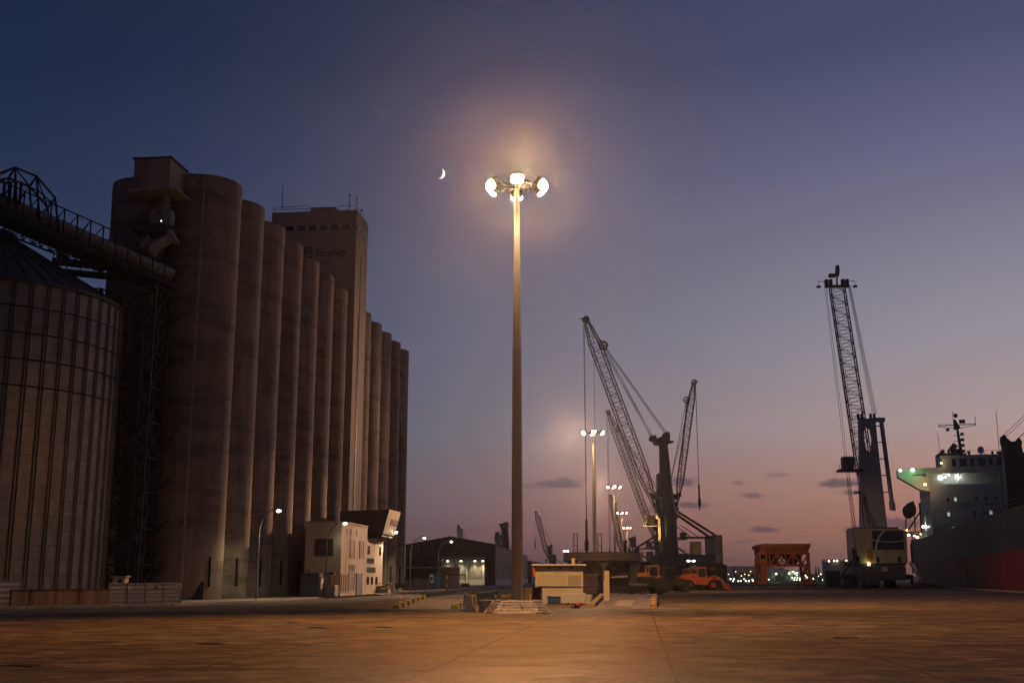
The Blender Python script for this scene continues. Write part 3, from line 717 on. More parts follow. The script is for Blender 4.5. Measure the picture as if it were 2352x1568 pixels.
# elevator head gear hung on the silo
hg = thing('chute_machinery', 'pale machinery with round drum and chutes hung below the roof house', 'machinery', (-27.4, 86.3, 0), -ROW)
def L(px, py, Y): return local(hg.location, -ROW, P(px, py, Y))
m = MB(); a_ = L(372, 500, 86); m.tube(a_+Vector((0, -.25, 0)), a_+Vector((0, .3, 0)), .95, n=28); m.build('drum', pm('pale dusty steel', (.36, .33, .31), (.28, .26, .245), 1.5, .6, .2), hg)
MP = MATS['pale dusty steel']
m = MB(); m.tube(L(378, 433, 86), L(381, 470, 86), .32, n=14); m.tube(L(381, 470, 86), L(372, 492, 85.7), .36, .42, 14); m.build('down_pipe', MP, hg)
m = MB(); a_ = L(388, 498, 85.5); m.bbox(a_.x-.5, a_.x+.35, a_.y-.4, a_.y+.4, a_.z-.75, a_.z+.5, .12); m.build('motor_housing', MP, hg)
m = MB(); a_ = L(362, 528, 86); m.box(a_.x-1.5, a_.x+1.5, a_.y-1.2, a_.y+1.2, a_.z-.35, a_.z-.15); m.box(a_.x-.9, a_.x+.9, a_.y-.8, a_.y+.7, a_.z-.14, a_.z+.25); m.build('platform', M_dark, hg)
m = MB(); m.tube(L(348, 572, 85.3), L(392, 545, 85.3), .42, n=16); m.tube(L(392, 545, 85.3), L(401, 540, 85.3), .6, .75, 16); m.tube(L(348, 572, 85.3), L(356, 590, 85.3), .42, .2, 16); m.build('pale_chute', pm('pale chute', (.5, .44, .40), (.42, .37, .34), 1.5, .6), hg)
m = MB(); m.tube(L(330, 572, 85.8), L(352, 552, 85.8), .5, .7, 14); m.build('side_chute', MP, hg)
lt = thing('work_light', 'tiny white work light on the elevator machinery below the roof house', 'light', P(371, 508, 84.6).to_tuple())
m = MB(); m.ball((0, -.08, 0), .04); m.build('bulb', L_white, lt); m = MB(); m.box(-.1, .1, -.02, .12, -.1, .12); m.build('bracket', M_dark, lt)

# ================================================================== FENCES AND LOW WALL AT LEFT
def fpos(px): Y = 68.6+(px-30)*7.4/388; return Vector((vx(px, Y), Y, 0))
FRZ = math.atan2((fpos(418)-fpos(30)).y, (fpos(418)-fpos(30)).x)
def fence_panel(label, pa, pb, h, push=0.0):
    a, b = fpos(pa), fpos(pb); L_ = (b-a).length
    t = thing('metal_fence', label, 'fence', (a.x, a.y+push, 0), FRZ); m = MB(); m.box(0, L_, 0, .05, .15, h); m.build('sheet', M_fence, t)
    n = max(1, round(L_/1.3))
    for k in range(n+1): m = MB(); m.box(L_*k/n-.05, L_*k/n+.05, -.05, -.001, 0, h+.08); m.build('post', M_gal, t)
    for i in range(5): m = MB(); m.box(0, L_, -.03, -.002, .2+(h-.3)*i/4, .25+(h-.3)*i/4); m.build('rail', M_gal, t)
    return t
fence_panel('grey sheet metal fence with notices, between rusty wall and silos', 250, 418, 1.42)
fence_panel('grey sheet metal fence at the left edge, before the rusty wall', -60, 38, 1.6, .35)
a_, b_ = fpos(30), fpos(249); WLn = (b_-a_).length
wl = thing('rusty_wall', 'low rust streaked wall in front of the steel grain bin', 'wall', (a_.x, a_.y-.1, 0), FRZ)
m = MB(); m.box(0, WLn, 0, .3, 0, 1.0); m.build('wall_face', pm('rust streaked render', (.48, .30, .18), (.24, .15, .10), 2.2, .9, 0, (1, 1, .06), c3=(.06, .045, .035), s3=1.4, t3=(.5, .66), bump=.2), wl)
m = MB(); m.box(-.05, WLn+.05, -.05, .35, 1.0, 1.09); m.build('coping', M_rust, wl)
def board(label, px, py, w, h, fn, name='warning_sign'):
    p = P(px, py, fpos(px).y-.09); t = thing(name, label, 'sign', p.to_tuple(), FRZ); m = MB(); m.box(-w/2, w/2, -.015, .0, -h/2, h/2); m.build('board', M_swhite, t); fn(t, w, h); return t
def deco1(t, w, h):
    m = MB(); m.prism([(-w*.28, -h*.05), (w*.28, -h*.05), (0, h*.34)], -.025, -.016, 'y'); m.build('triangle', M_kyel, t)
    m = MB(); m.box(-w*.3, w*.3, -.022, -.016, -h*.35, -h*.2); m.build('band', M_letter, t)
def deco2(t, w, h):
    m = MB(); m.prism([(-w*.4, h*.04), (w*.4, h*.04), (0, h*.42)], -.025, -.016, 'y'); m.prism([(-w*.4, -h*.06), (w*.4, -h*.06), (0, -h*.42)], -.025, -.016, 'y'); m.build('triangle', M_red, t)
board('small notice with a yellow triangle on the grey fence near the rusty wall', 298, 1352, .24, .36, deco1)
board('white sign with two red triangles at the fence end next to the silos', 412, 1347, .28, .38, deco2)
p = P(360, 1347, fpos(360).y-.09); t = thing('arrow_sign', 'small red arrow sign on the middle of the grey fence', 'sign', p.to_tuple(), FRZ); m = MB(); m.prism([(-.12, -.15), (.14, 0), (-.12, .15)], -.02, 0, 'y'); m.build('arrow', M_red, t)
t = thing('pump_hut', 'tiny pale hut with flat roof peeping over the fence beside the bin', 'hut', (P(278, 1330, 76).x, 76, 0))
m = MB(); m.box(-.38, .38, -.4, .4, 0, 1.78); m.build('wall', M_build, t); m = MB(); m.box(-.5, .5, -.5, .5, 1.78, 1.87); m.build('roof', M_conc, t); m = MB(); m.box(-.05, .2, -.42, -.401, 1.3, 1.65); m.build('window', M_blk, t)
# fence and kiosk by the far end of the silos
fz = Vector((-15.4, 166, .13)); t = thing('pale_fence', 'pale sheet fence at the far end of the silo row', 'fence', fz.to_tuple(), R(4))
for i in range(3): m = MB(); m.box(i*1.28, i*1.28+1.24, 0, .06, 0, 1.5+.1*(i % 2)); m.build('sheet', M_gal, t)
t = thing('blue_cabin', 'blue steel cabin with white poster before the dark warehouse', 'cabin', (P(984, 1340, 176).x, 176, .0), -ROW)
m = MB(); m.bbox(0, 1.9, 0, 3, 0, 2.4, .03); m.build('body', M_blue, t); m = MB(); m.box(.2, .75, -.02, -.002, 1.1, 2.3); ps = m.build('poster', M_swhite, t); m = MB(); m.box(.3, .65, -.03, -.021, 1.4, 2.0); m.build('picture', M_letter, ps)
t = thing('brick_hut', 'small flat roofed brick hut right of the blue cabin', 'hut', (P(1009, 1340, 178).x, 178, 0), -ROW)
m = MB(); m.box(-4.5, 2.2, 2, 6, 0, 3.3); m.box(0, 2.2, 0, 2, 0, 3.3); m.build('wall', M_brick, t); m = MB(); m.box(-8.5, 2.5, -.2, 6.4, 3.3, 3.48); m.build('roof', M_conc, t)
t = thing('goal_rail', 'dark pipe barrier frame standing by the road before the warehouse', 'barrier', (P(1026, 1350, 150).x, 150, 0), -ROW)
m = MB(); m.path([(0, 0, 0), (0, 0, 2.2), (2.4, 0, 2.2), (2.4, 0, 1.3)], .06); m.build('pipe_frame', M_dark, t)

# ================================================================== WAREHOUSES
WY = 280.0; wl_ = P(932, 1251, WY); wr = P(1139, 1250, WY)
W = (wr.x-wl_.x); HE = wl_.z; HA = P(1032, 1232, WY).z
wh = thing('warehouse', 'big dark gabled warehouse with a lit loading bay', 'warehouse', (wl_.x, WY, 0), -ROW*.6)
LEN = 150
xa0, xa1 = W*.40, W*.88; apx = W*.49; zr = HE*.72
m = MB(); m.prism([(0, 0), (xa0, 0), (xa0, zr), (0, zr)], 0, .4, 'y'); m.prism([(xa1, 0), (W, 0), (W, zr), (xa1, zr)], 0, .4, 'y'); m.prism([(0, zr+.002), (W, zr+.002), (W, HE), (apx, HA), (0, HE)], 0, .4, 'y'); m.build('gable_wall', M_wdark, wh)
m = MB(); m.box(xa0-.3, xa0, .4, 9, 0, zr); m.box(xa1, xa1+.3, .4, 9, 0, zr); m.box(xa0, xa1, .41, 9, zr+.01, zr+.3); m.build('bay_lining', M_wdark, wh)
m = MB(); m.box(xa0, xa1, 6.0, 6.3, 1.45, zr); m.build('bay_wall', M_wgreyx, wh)
m = MB(); m.box(xa0, xa1, 5.7, 6.3, 0, 1.44); m.box(xa0, xa1-1, .6, 5.69, 0, .25); m.build('bay_plinth', M_white, wh)
m = MB(); m.box(W-.3, W, .4, LEN, 1.5, HE-.1); m.box(0, .3, .4, LEN, 0, HE-.1); m.build('side_wall', M_wgrey, wh)
m = MB(); m.box(W-.32, W+.12, .4, LEN, 0, 1.5); m.build('side_plinth', M_white, wh)
m = MB()
for y0, y1 in ((.4, LEN),):
    m.add([(-.3, y0, HE-.05), (apx, y0, HA-.02), (W+.3, y0, HE-.05), (-.3, y1, HE-.05), (apx, y1, HA-.02), (W+.3, y1, HE-.05), (-.3, y0, HE+.1), (apx, y0, HA+.13), (W+.3, y0, HE+.1), (-.3, y1, HE+.1), (apx, y1, HA+.13), (W+.3, y1, HE+.1)],
          [(0, 1, 4, 3), (1, 2, 5, 4), (6, 9, 10, 7), (7, 10, 11, 8), (0, 6, 7, 1), (1, 7, 8, 2), (0, 3, 9, 6), (2, 8, 11, 5)])
m.build('roof', M_dark, wh)
for i in range(8): m = MB(); y = 5+i*4.6; m.box(W, W+.06, y, y+.9, 1.55, HE*.62); m.build('light_strip', M_cream, wh)
for i in range(9): m = MB(); y = 45+i*10.5; m.box(W, W+.06, y, y+1, 1.55, HE*.6); m.build('light_strip', pm('grey strip', (.3, .28, .26), (.25, .23, .21), 1, .6), wh)
for i, x in enumerate((xa0+.6, xa0+2.1, xa0+3.6, xa0+5.4, xa0+7.2, xa1-1.0, xa1-2.4)): m = MB(); m.box(x, x+.3, 5.93, 5.995, 1.5, zr*.75); m.build('cladding_strip', M_cream if i % 2 else M_louv, wh)
rn = MB(); rn.torus((W*.19, -.06, HE*.57), .55, .09, 'y', 24, 6); em_ = rn.build('ring_emblem', pm('dim grey sign', (.10, .11, .12), (.09, .10, .11), 1, .6), wh)
for k, (zz_, x1_) in enumerate(((HE*.60, 5.8), (HE*.55, 5.4), (HE*.49, 3.6))): m = MB(); m.box(W*.19+1.2, W*.19+x1_, -.03, -.002, zz_-.12, zz_+.12); m.build('sign_band', MATS['dim grey sign'], wh)
inv = Matrix.Translation(wh.location) @ Matrix.Rotation(-ROW*.6, 4, 'Z')
for i, x in enumerate((xa0+.9, xa0+4.2, xa0+7.6, xa1-.9)):
    m = MB(); m.bbox(x-.35, x+.35, 4.6, 5.2, zr-1.0, zr-.7, .05); m.tube((x, 5.1, zr-.7), (x, 5.1, zr+.1), .04); f = m.build('bay_lamp', M_dark, wh)
    m = MB(); m.ball((x, 4.9, zr-1.02), .26, sc3=(1.2, 1, .5)); m.build('lens', em('bay lamp glow', (1, .86, .55), 14), f)
    lamp('SPOT', inv @ Vector((x, 4.85, zr-1.2)), 900, (1, .8, .5), None, inv @ Vector((x, 6.2, 0)), 95, .9, .2)
w2 = wh.location + Matrix.Rotation(-ROW*.6, 3, 'Z') @ Vector((W*.2, 152, 0))
t = thing('far_warehouse', 'long lower grey warehouse receding beyond the dark gabled one', 'warehouse', w2.to_tuple(), -ROW*.9)
m = MB(); m.box(0, W*.8+1.5, 0, 210, 0, HE*.82); m.build('wall', M_wgrey, t)
m = MB(); m.prism([(-.4, HE*.82+.002), (W*.8+1.9, HE*.82+.002), (W*.4+.7, HE*.82+2)], -.3, 210.5, 'y'); m.build('roof', M_dark, t)

# ================================================================== STREET LAMPS
def street_lamp(label, foot, head):
    t = thing('street_lamp', label, 'street lamp', (foot.x, foot.y, .13), 0, 'curved street lamps along the pavement')
    h = Vector(head) - Vector((foot.x, foot.y, .13)); m = MB()
    m.tube((0, 0, 0), (0, 0, .5), .12, .1, 10); m.tube((0, 0, .5), (0, 0, h.z*.72), .07, .055, 10); m.build('pole', M_gal, t)
    pts = []
    for i in range(9):
        a = PI/2*i/8; pts.append(Vector((h.x*(1-math.cos(a)), h.y*(1-math.cos(a)), h.z*.72 + (h.z*.3)*math.sin(a))))
    pts.append(Vector((h.x, h.y, h.z+.04)))
    m = MB(); m.path(pts, .045, 8); m.build('arm', M_gal, t)
    m = MB(); m.ball(h, .24, sc3=(1.3, .7, .45)); hd = m.build('lamp_head', M_gal, t)
    m = MB(); m.ball(h-Vector((0, .1, .1)), .15, sc3=(1.2, .8, .75)); m.build('lens', L_cool, hd)
    lamp('SPOT', Vector(head)-Vector((0, 0, .3)), 60 if 'corner' in label else 550, (1, .85, .5), None, Vector(head)+Vector((.3, -.2, -8)), 150, .6, .12)
for fpx, Y, hpx, hpy, hY, lab in ((590, 91, 641, 1170, 91, 'nearest curved street lamp, before the middle of the silo row'), (748, 104.5, 793, 1199, 104.8, 'street lamp leaning over the corner of the pale building'),
                         (876, 129, 910, 1220, 124, 'street lamp below the end panel of the loading gallery'), (942, 151, 975, 1233, 151, 'street lamp at the end of the silo row before the dark gable'),
                         (1006, 170, 1037, 1242, 170, 'farthest lit street lamp, in front of the warehouse gable')):
    ft = Vector((vx(fpx, Y), Y, 0)); street_lamp(lab, ft, P(hpx, hpy, hY))

# ================================================================== FLOODLIGHT MASTS
HM = P(1187, 428, 60).z
def flood_mast(loc, label, far=False, n=8):
    t = thing('floodlight_mast', label, 'floodlight mast', loc, 0, 'floodlight masts in a line')
    m = MB(); seg = [(.31, 0), (.30, 2), (.245, HM*.60), (.232, HM*.602), (.125, HM+.5)]
    m.lathe(seg, 20); m.tube((0, 0, HM+.5), (0, 0, HM+.52), .12); m.build('shaft', pm('mast steel', (.46, .42, .36), (.39, .35, .3), 1.1, .5, .35, (1, 1, .15), c3=(.22, .19, .165), s3=.5), t)
    m = MB(); m.torus((0, 0, HM+.15), .8, .035, 'z', 24, 6); m.torus((0, 0, HM-.2), .7, .03, 'z', 24, 6)
    for k in range(8):
        a = 2*PI*k/8; c, s = math.cos(a), math.sin(a); m.bar((c*.12, s*.12, HM-.1), (c*1.2, s*1.2, HM-.02), .06); m.bar((c*.8, s*.8, HM+.15), (c*.75, s*.75, HM-.25), .05)
    m.build('crown', M_dark, t)
    for k, a in enumerate((0, 23, -23, 180, 157, 203, 90, 270)[:n]):
        a = R(a); c, s = math.cos(a), math.sin(a); m = MB()
        m.X = Matrix.Translation((1.38*c, 1.38*s, HM)) @ Matrix.Rotation(a, 4, 'Z') @ Matrix.Rotation(R(35), 4, 'Y')
        m.bbox(-.22, .1, -.31, .31, -.22, .27, .05); m.bar((-.18, 0, 0), (-.35, 0, .1), .06); f = m.build('floodlight', M_dark, t)
        l = MB(); l.X = m.X; l.bbox(.06, .3, -.32, .32, -.26, .26, .12); l.build('lens', L_far if far else L_main, f)
    return t
mast_pts = [(0.27, 60.0, 0), (P(1362, 985, 168.5).x, 168.5, 0), (P(1410, 1113, 271).x, 271, 0), (P(1428.5, 1174, 380).x, 380, 0), (P(1440, 1209, 493).x, 493, 0)]
mlab = ['tallest looking floodlight mast, glaring in the middle beside the booth', 'second floodlight mast, behind the big grey hopper', 'third floodlight mast from the booth, between the crane ropes', 'fourth floodlight mast in the line, below the slanting crane boom', 'smallest lit mast of the line, next to the crane tower']
m1 = flood_mast(mast_pts[0], mlab[0])
m2 = flood_mast(mast_pts[1], mlab[1], True)
for i in (2, 3, 4): dup(m2, mast_pts[i], 0, mlab[i])
dcn = (Vector(mast_pts[4])); 
for k, (px, py, Y, lab) in enumerate(((1300, 1265, 620, 'tiny far floodlight pole seen above the left end of the hopper'), (1453, 1262, 800, 'tiny far floodlight pole beside the small crane head right of the masts'))):
    p = P(px, py, Y); t = thing('far_light_pole', lab, 'light pole', (p.x, p.y, 0)); m = MB(); m.tube((0, 0, 0), (0, 0, p.z), .3, .2); m.build('pole', M_gal, t)
    for s_ in (-1, 1): m = MB(); m.bbox(s_*.9-.5, s_*.9+.5, -.3, .3, p.z-.3, p.z+.25, .1); m.build('floodlight', L_far, t)
# light of the masts, plus spots added to brighten single places
mz = HM-.35
def mast_lights(x, y, k):
    lamp('SPOT', (x+.1, y-2.1, mz), 46000*k, WARM, None, (x+1.5, y-27, 0), 118, 1.0, .3)
    lamp('SPOT', (x+.1, y-2.1, mz+.25), 14000*k, (1, .78, .56), None, (x-.3, 0, 15.5), 62, .7, .3)  # added spot towards the viewer, lights the haze into a halo
    lamp('SPOT', (x+2.15, y, mz), 27000*k, WARM, None, (x+44, y+10, 0), 104, 1.0, .3)
    lamp('SPOT', (x+.2, y+2.15, mz), 27000*k, WARM2, None, (x+8, y+20, 0), 100, 1.0, .3)
    lamp('SPOT', (x+.6, y+2.15, mz+.1), 105000*k, WARM2, None, (x+23, y+103, 0), 18, 1.0, .3)  # narrow spot added to brighten the loaders
    lamp('SPOT', (x-2.15, y+.3, mz), 400*k, (1, .56, .34), None, (x-22, y+50, 15), 80, 1.0, .3)  # weak fill added for the dark sides of the silos
    lamp('SPOT', (x-2.15, y, mz), 4300*k, (1, .52, .24), None, (x-28, y+13, 0), 62, 1.0, .3)
    for dx_, dy_ in ((-.8, -.55), (.8, -.55)): lamp('SPOT', (x+dx_, y+dy_, HM+.1), 6500*k, (1, .62, .3), None, (x, y, HM-8), 40, .8, .2)
mast_lights(mast_pts[0][0], mast_pts[0][1], 1.0)
for i in (1, 2, 3, 4):
    x, y, _ = mast_pts[i]; lamp('SPOT', (x, y-2.15, mz), 4000, WARM, None, (x-3, y-9, 0), 100, 1.0, .3)
    lamp('SPOT', (x-.4, y-.9, HM+.1), 9000, (1, .62, .3), None, (x, y, HM-8), 40, .8, .2)
lamp('SPOT', (mast_pts[1][0]-2.2, 167.6, mz), 40000, (1, .58, .36), None, (-26, 90, 15), 70, 1.0, .3)
lamp('SPOT', (mast_pts[1][0]+2.2, 168.5, mz), 48000, (1, .55, .26), None, (50, 246, 5), 26, 1.0, .3)  # narrow spot added to brighten the orange gantry
lamp('SPOT', (mast_pts[1][0]+2.2, 168, mz), 17000, (1, .58, .3), None, (70, 218, 10), 20, 1.0, .3)  # narrow spot added to brighten the cream crane house
lamp('SPOT', (mast_pts[1][0]+2.2, 167.2, mz), 14000, WARM, None, (50, 150, 0), 100, 1.0, .3)
lamp('SPOT', (mast_pts[1][0]-2.2, 168.2, mz), 185000, (1, .54, .28), None, (-14.5, 113, 4), 22, 1.0, .3)  # strong spot added to brighten the pale building and gallery end
lamp('SPOT', (mast_pts[2][0]-2.2, 271, mz), 46000, (1, .58, .36), None, (-18, 135, 16), 40, 1.0, .3)

# stone plinth, blocks and barriers round the first mast
M_bag = pm('pale rough stone', (.55, .49, .45), (.42, .37, .34), 3, .9, 0, (1, 1, 1), c3=(.22, .19, .165), s3=1.6, bump=.6, bscale=7)
t = thing('stone_plinth', 'low plinth of rough pale stone courses round the foot of the main mast', 'plinth', (.27, 59.6, 0))
rnd = random.Random(3)
def rock_row(m, x0, x1, y0, z0, z1, slope, thick):
    """one ragged course of stones with sloping faces along x"""
    x = x0
    while x < x1-.05:
        w_ = min(rnd.uniform(.45, 1.1), x1-x); j = lambda a=.014: rnd.uniform(-a, a); q = (x+w_*.5)
        yb, yt = y0+j(.03), y0+slope+j(.03)
        f0 = [(x, yb, z0), (x+w_-.01, yb+j(), z0), (x+w_-.02, (yb+yt)/2-.02+j(), (z0+z1)/2+.02), (x+w_-.03, yt+j(), z1+j(.012)), (x+.03, yt+j(), z1+j(.012)), (x+.01, (yb+yt)/2-.02+j(), (z0+z1)/2+.02)]
        o = len(f0); back = [(p_[0], y0+thick, p_[2]) for p_ in f0]
        m.add(f0+back, [(0, 1, 2, 5), (5, 2, 3, 4), (6, 11, 8, 7), (11, 10, 9, 8), (4, 3, 9, 10), (0, 6, 7, 1), (1, 7, 8, 2), (2, 8, 9, 3), (0, 5, 11, 6), (5, 4, 10, 11)])
        x += w_
for c_ in range(5):
    m = MB(); z0, z1 = .125*c_-.01, .125*(c_+1); hw = 1.66-.1*c_; hd = 1.95-.13*c_
    for k in range(4):
        m.X = Matrix.Rotation(k*PI/2, 4, 'Z'); a_, b_ = (hw, hd) if k % 2 == 0 else (hd, hw)
        rock_row(m, -a_, a_, -b_, z0, z1, .12, .45)
    m.build('stone_course', M_bag, t)
m = MB(); m.box(-1.2, 1.2, -1.05, 1.05, 0, .58); m.build('core', M_conc, t)
t = thing('concrete_block', 'square concrete block against the left end of the stone plinth', 'concrete block', (-1.35, 61.2, 0), .1); m = MB(); m.bbox(-.35, .35, -.4, .4, 0, .62, .03); m.build('body', M_conc, t); m = MB(); m.torus((0, 0, .62), .1, .02, 'y', 12, 5); m.build('lifting_eye', M_rust, t)
jb = G(1078, 1404); t = thing('jersey_barrier', 'white concrete road barrier seen end on, before the green girder', 'barrier', (jb.x, jb.y, 0), R(7))
m = MB(); m.prism([(-.33, 0), (.33, 0), (.33, .1), (.18, .3), (.1, .86), (-.1, .86), (-.18, .3), (-.33, .1)], 0, 2.2, 'y'); m.build('body', M_white, t)
m = MB(); m.box(-.34, .34, .5, .7, -.0, .07); m.box(-.34, .34, 1.5, 1.7, 0, .07); m.build('fork_slot', M_blk, t)

# ================================================================== WEIGHBRIDGES
def kerb_row(parent, x, y0, y1, z0, z1, n, w=.42):
    """one painted kerb: alternate yellow and black lengths in one go per colour"""
    for k in range(n):
        t0, t1 = k/n, (k+1)/n; mb_ = MB()
        ya, yb = y0+(y1-y0)*t0, y0+(y1-y0)*t1-.02; za, zb_ = z0+(z1-z0)*t0, z0+(z1-z0)*t1; h = .24
        mb_.add([(x, ya, 0), (x+w, ya, 0), (x+w, yb, 0), (x, yb, 0), (x+.04, ya, za+h), (x+w-.04, ya, za+h), (x+w-.04, yb, zb_+h), (x+.04, yb, zb_+h)],
                [(0, 3, 2, 1), (4, 5, 6, 7), (0, 1, 5, 4), (1, 2, 6, 5), (2, 3, 7, 6), (3, 0, 4, 7)])
        mb_.build('kerb_block', M_kblk if k % 2 else M_kyel, parent)
def weighbridge(label, x, y, rz, wd, ramp, deck, dz, girders):
    t = thing('weighbridge', label, 'weighbridge', (x, y, 0), rz, 'truck weighbridges'); m = MB()
    m.prism([(0, .003), (ramp, dz), (ramp, 0)], .42, wd-.42, 'x'); m.build('ramp', pm('ramp concrete', (.25, .20, .155), (.19, .15, .12), .8, .85, 0, (1, .4, 1), c3=(.12, .09, .07), s3=.6, bump=.2), t)
    m = MB(); m.box(.2, wd-.2, ramp+.01, ramp+deck, .12, dz+.02); m.build('deck', pm('deck plate', (.16, .13, .11), (.12, .10, .085), .8, .75, .1), t)
    m = MB(); m.prism([(ramp+deck+.01, dz), (ramp+deck+ramp*.8, .003), (ramp+deck+.01, 0)], .42, wd-.42, 'x'); m.build('far_ramp', MATS['ramp concrete'], t)
    kerb_row(t, 0, 0, ramp, 0, dz, 11 if ramp > 10 else 9); kerb_row(t, wd-.42, 0, ramp, 0, dz, 11 if ramp > 10 else 9)
    if girders:
        for gx in (.0, wd-.2): m = MB(); m.box(gx, gx+.2, ramp+.15, ramp+deck*.5-.03, 0.05, dz+.28); m.box(gx, gx+.2, ramp+deck*.5+.03, ramp+deck, 0.05, dz+.28); m.box(gx-.06, gx+.26, ramp+.15, ramp+deck, dz+.285, dz+.33); m.build('girder', M_green, t)
    return t
wbx = G(901, 1397.5)
weighbridge('left weighbridge with yellow black kerbed ramp and green side girders', wbx.x, wbx.y, -R(4.2), 3.8, 10.5, 17, .42, True)
w2x = G(1352, 1394)
wb2 = weighbridge('right weighbridge with yellow black kerbed ramp beside the cream booth', w2x.x, w2x.y, -R(7.5), 4.1, 12.0, 17, .42, False)
m = MB(); m.add([(1.5, 1.2, .004+.042+.02), (2.55, 1.2, .066), (2.55, 7.5, .004+.2625+.03), (1.5, 7.5, .297)], [(0, 1, 2, 3)]); m.build('pale_patch', pm('pale patch', (.4, .33, .25), (.33, .27, .2), 1.5, .85), wb2)
m = MB(); m.prism([(-.8, -2), (4.9, -2), (4.5, 0), (-.4, 0)], .0, .004, 'z'); m.build('apron_patch', MATS['ramp concrete'], wb2)
# short striped posts beside the girders
sp0 = None
for k in range(6):
    p = G(1150+k*5.5, 1380.0-k*.6); lab = 'short black and yellow post in the little row left of the main mast'
    if sp0 is None:
        sp0 = thing('marker_post', lab, 'post', (p.x-.3, 84+k*.8, 0), 0, 'short striped posts by the girder'); m = MB(); m.box(-.05, .05, -.05, .05, 0, .55); b_ = m.build('body', M_kyel, sp0); m = MB(); m.box(-.053, .053, -.053, .053, .18, .36); m.build('black_band', M_kblk, b_)
    else: dup(sp0, ((1150+k*5.5-1176)/FPX*(84+k*.8), 84+k*.8, 0))
def striped_post(label, px, pyfoot, h, sign, Y=None):
    g = G(px, pyfoot) if Y is None else Vector((vx(px, Y), Y, 0)); t = thing('striped_post', label, 'sign post', (g.x, g.y, 0), 0, 'red and white sign posts')
    for k in range(5): m = MB(); m.tube((0, 0, h*k/5), (0, 0, h*(k+1)/5), .055, n=10); m.build('band', M_red if k % 2 else M_swhite, t)
    if sign: m = MB(); m.box(-.36, .36, -.03, .0, h, h+.34); m.build('board', M_dark, t)
striped_post('red and white post with dark board left of the left ramp', 918, 1386, 1.05, True)
striped_post('red and white post with small board where the left ramp meets the girder', 1068, 1372, .95, True)
striped_post('thin red and white pole on the road behind the left weighbridge', 981.5+45, 1369, 2.0, False)

# ================================================================== BOOTH
by = 79.5; bx0, bx1 = (1228-1176)/FPX*by, (1336-1176)/FPX*by; BW = bx1-bx0
bt = thing('weigh_booth', 'cream weighing booth with slatted shutters and flat roof', 'booth', (bx0, by, 0), R(-1.5))
zt = (1328-1302)/FPX*by + EYE; zlow = EYE - (1347-1328)/FPX*by
m = MB(); m.bbox(0, BW, 0, 2.4, zlow, zt, .02); m.build('upper_body', M_cream, bt)
m = MB(); m.box(.5, BW-.02, .06, 2.35, .05, zlow-.002); m.build('lower_body', M_cream, bt)
m = MB(); m.bbox(-.24, BW+.2, -.35, 2.6, zt+.06, zt+.18, .02); m.build('roof', M_white, bt)
m = MB(); m.box(-.1, BW+.1, -.2, 2.45, zt, zt+.058); m.build('roof_frame', M_dark, bt)
for k in range(3):
    x0 = .16+k*(BW-.24)/3; x1 = x0+(BW-.24)/3-.08; z0, z1 = zlow+.08, zlow+.82
    m = MB(); m.ring([(x0, z0), (x1, z0), (x1, z1), (x0, z1)], [(x0+.04, z0+.04), (x1-.04, z0+.04), (x1-.04, z1-.04), (x0+.04, z1-.04)], -.05, 0, 'y'); f = m.build('window', M_cream, bt)
    m = MB(); ns = 13
    for i in range(ns):
        xx = x0+.05+(x1-x0-.1)*i/ns; m.box(xx, xx+(x1-x0-.1)/ns*(.9 if k < 2 else .6), -.03, -.012, z0+.04, z1-.05)
    m.build('shutter_slat', M_cream, f)
    m = MB(); m.box(x0+.04, x1-.04, -.008, -.003, z0+.04, z1-.04); m.build('dark_gap', M_louv if k < 2 else pm('shutter shade', (.13, .10, .07), (.11, .085, .06), 2, .8), f)
for x in (.95, 1.75, 2.5): m = MB(); m.box(x-.07, x+.07, -.16, -.001, zt-.13, zt-.03); m.build('lamp_bracket', M_dark, bt)
m = MB(); m.box(1.15, 2.35, -.03, -.003, zt-.36, zt-.17); sg = m.build('name_board', M_swhite, bt)
text('ARAGON   I', .145, pm('brown lettering', (.18, .10, .05), (.15, .08, .04), 2, .7), bt, (1.8, -.035, zt-.265), (PI/2, 0, 0), .003, 1.25)
m = MB(); m.box(.85, 1.72, .03, .058, .05, .52); m.build('vent_opening', M_blue, bt)
m = MB(); m.box(.0+.5, .78, -.05, .05, .0, .72); m.box(.78, 1.8, -.02, .055, .52, .58); m.build('corner_pier', M_white, bt)
m = MB(); m.bbox(1.45, 1.7, .4, .65, zt+.18, zt+.58, .02); m.X = Matrix.Translation((1.05, 0, 0)); m.v = [Vector(p)+Vector((1.05, 0, 0)) for p in m.v]; m.build('roof_vent', M_cream, bt)
m = MB(); m.path([(BW-.35, .4, zt+.18), (BW-.2, .4, zt+.36), (BW-.05, .4, zt+.36)], .03); m.build('roof_spout', M_gal, bt)
t = thing('water_barrier', 'wide white barrier panel standing against the booth front', 'barrier', (bx0+1.72, by-.25, 0), R(-1.5)); m = MB(); m.bbox(0, 1.72, -.18, .12, .04, .72, .03); m.build('body', M_white, t)
m = MB(); m.box(.35, .55, -.19, -.1, 0, .08); m.box(1.15, 1.35, -.19, -.1, 0, .08); m.build('foot', M_blk, t)
t = thing('traffic_light', 'orange two lamp traffic light on the left side of the booth', 'traffic light', (bx0-.16, by-.1, zt-.2)); m = MB(); m.bbox(-.02, .16, -.12, .1, -.45, .12, .02); hs = m.build('housing', M_orange, t)
for z in (-.05, -.3): m = MB(); m.tube((-.02, -.0, z), (-.16, -.08, z), .11, .12, 14); m.build('hood', M_blk, hs)
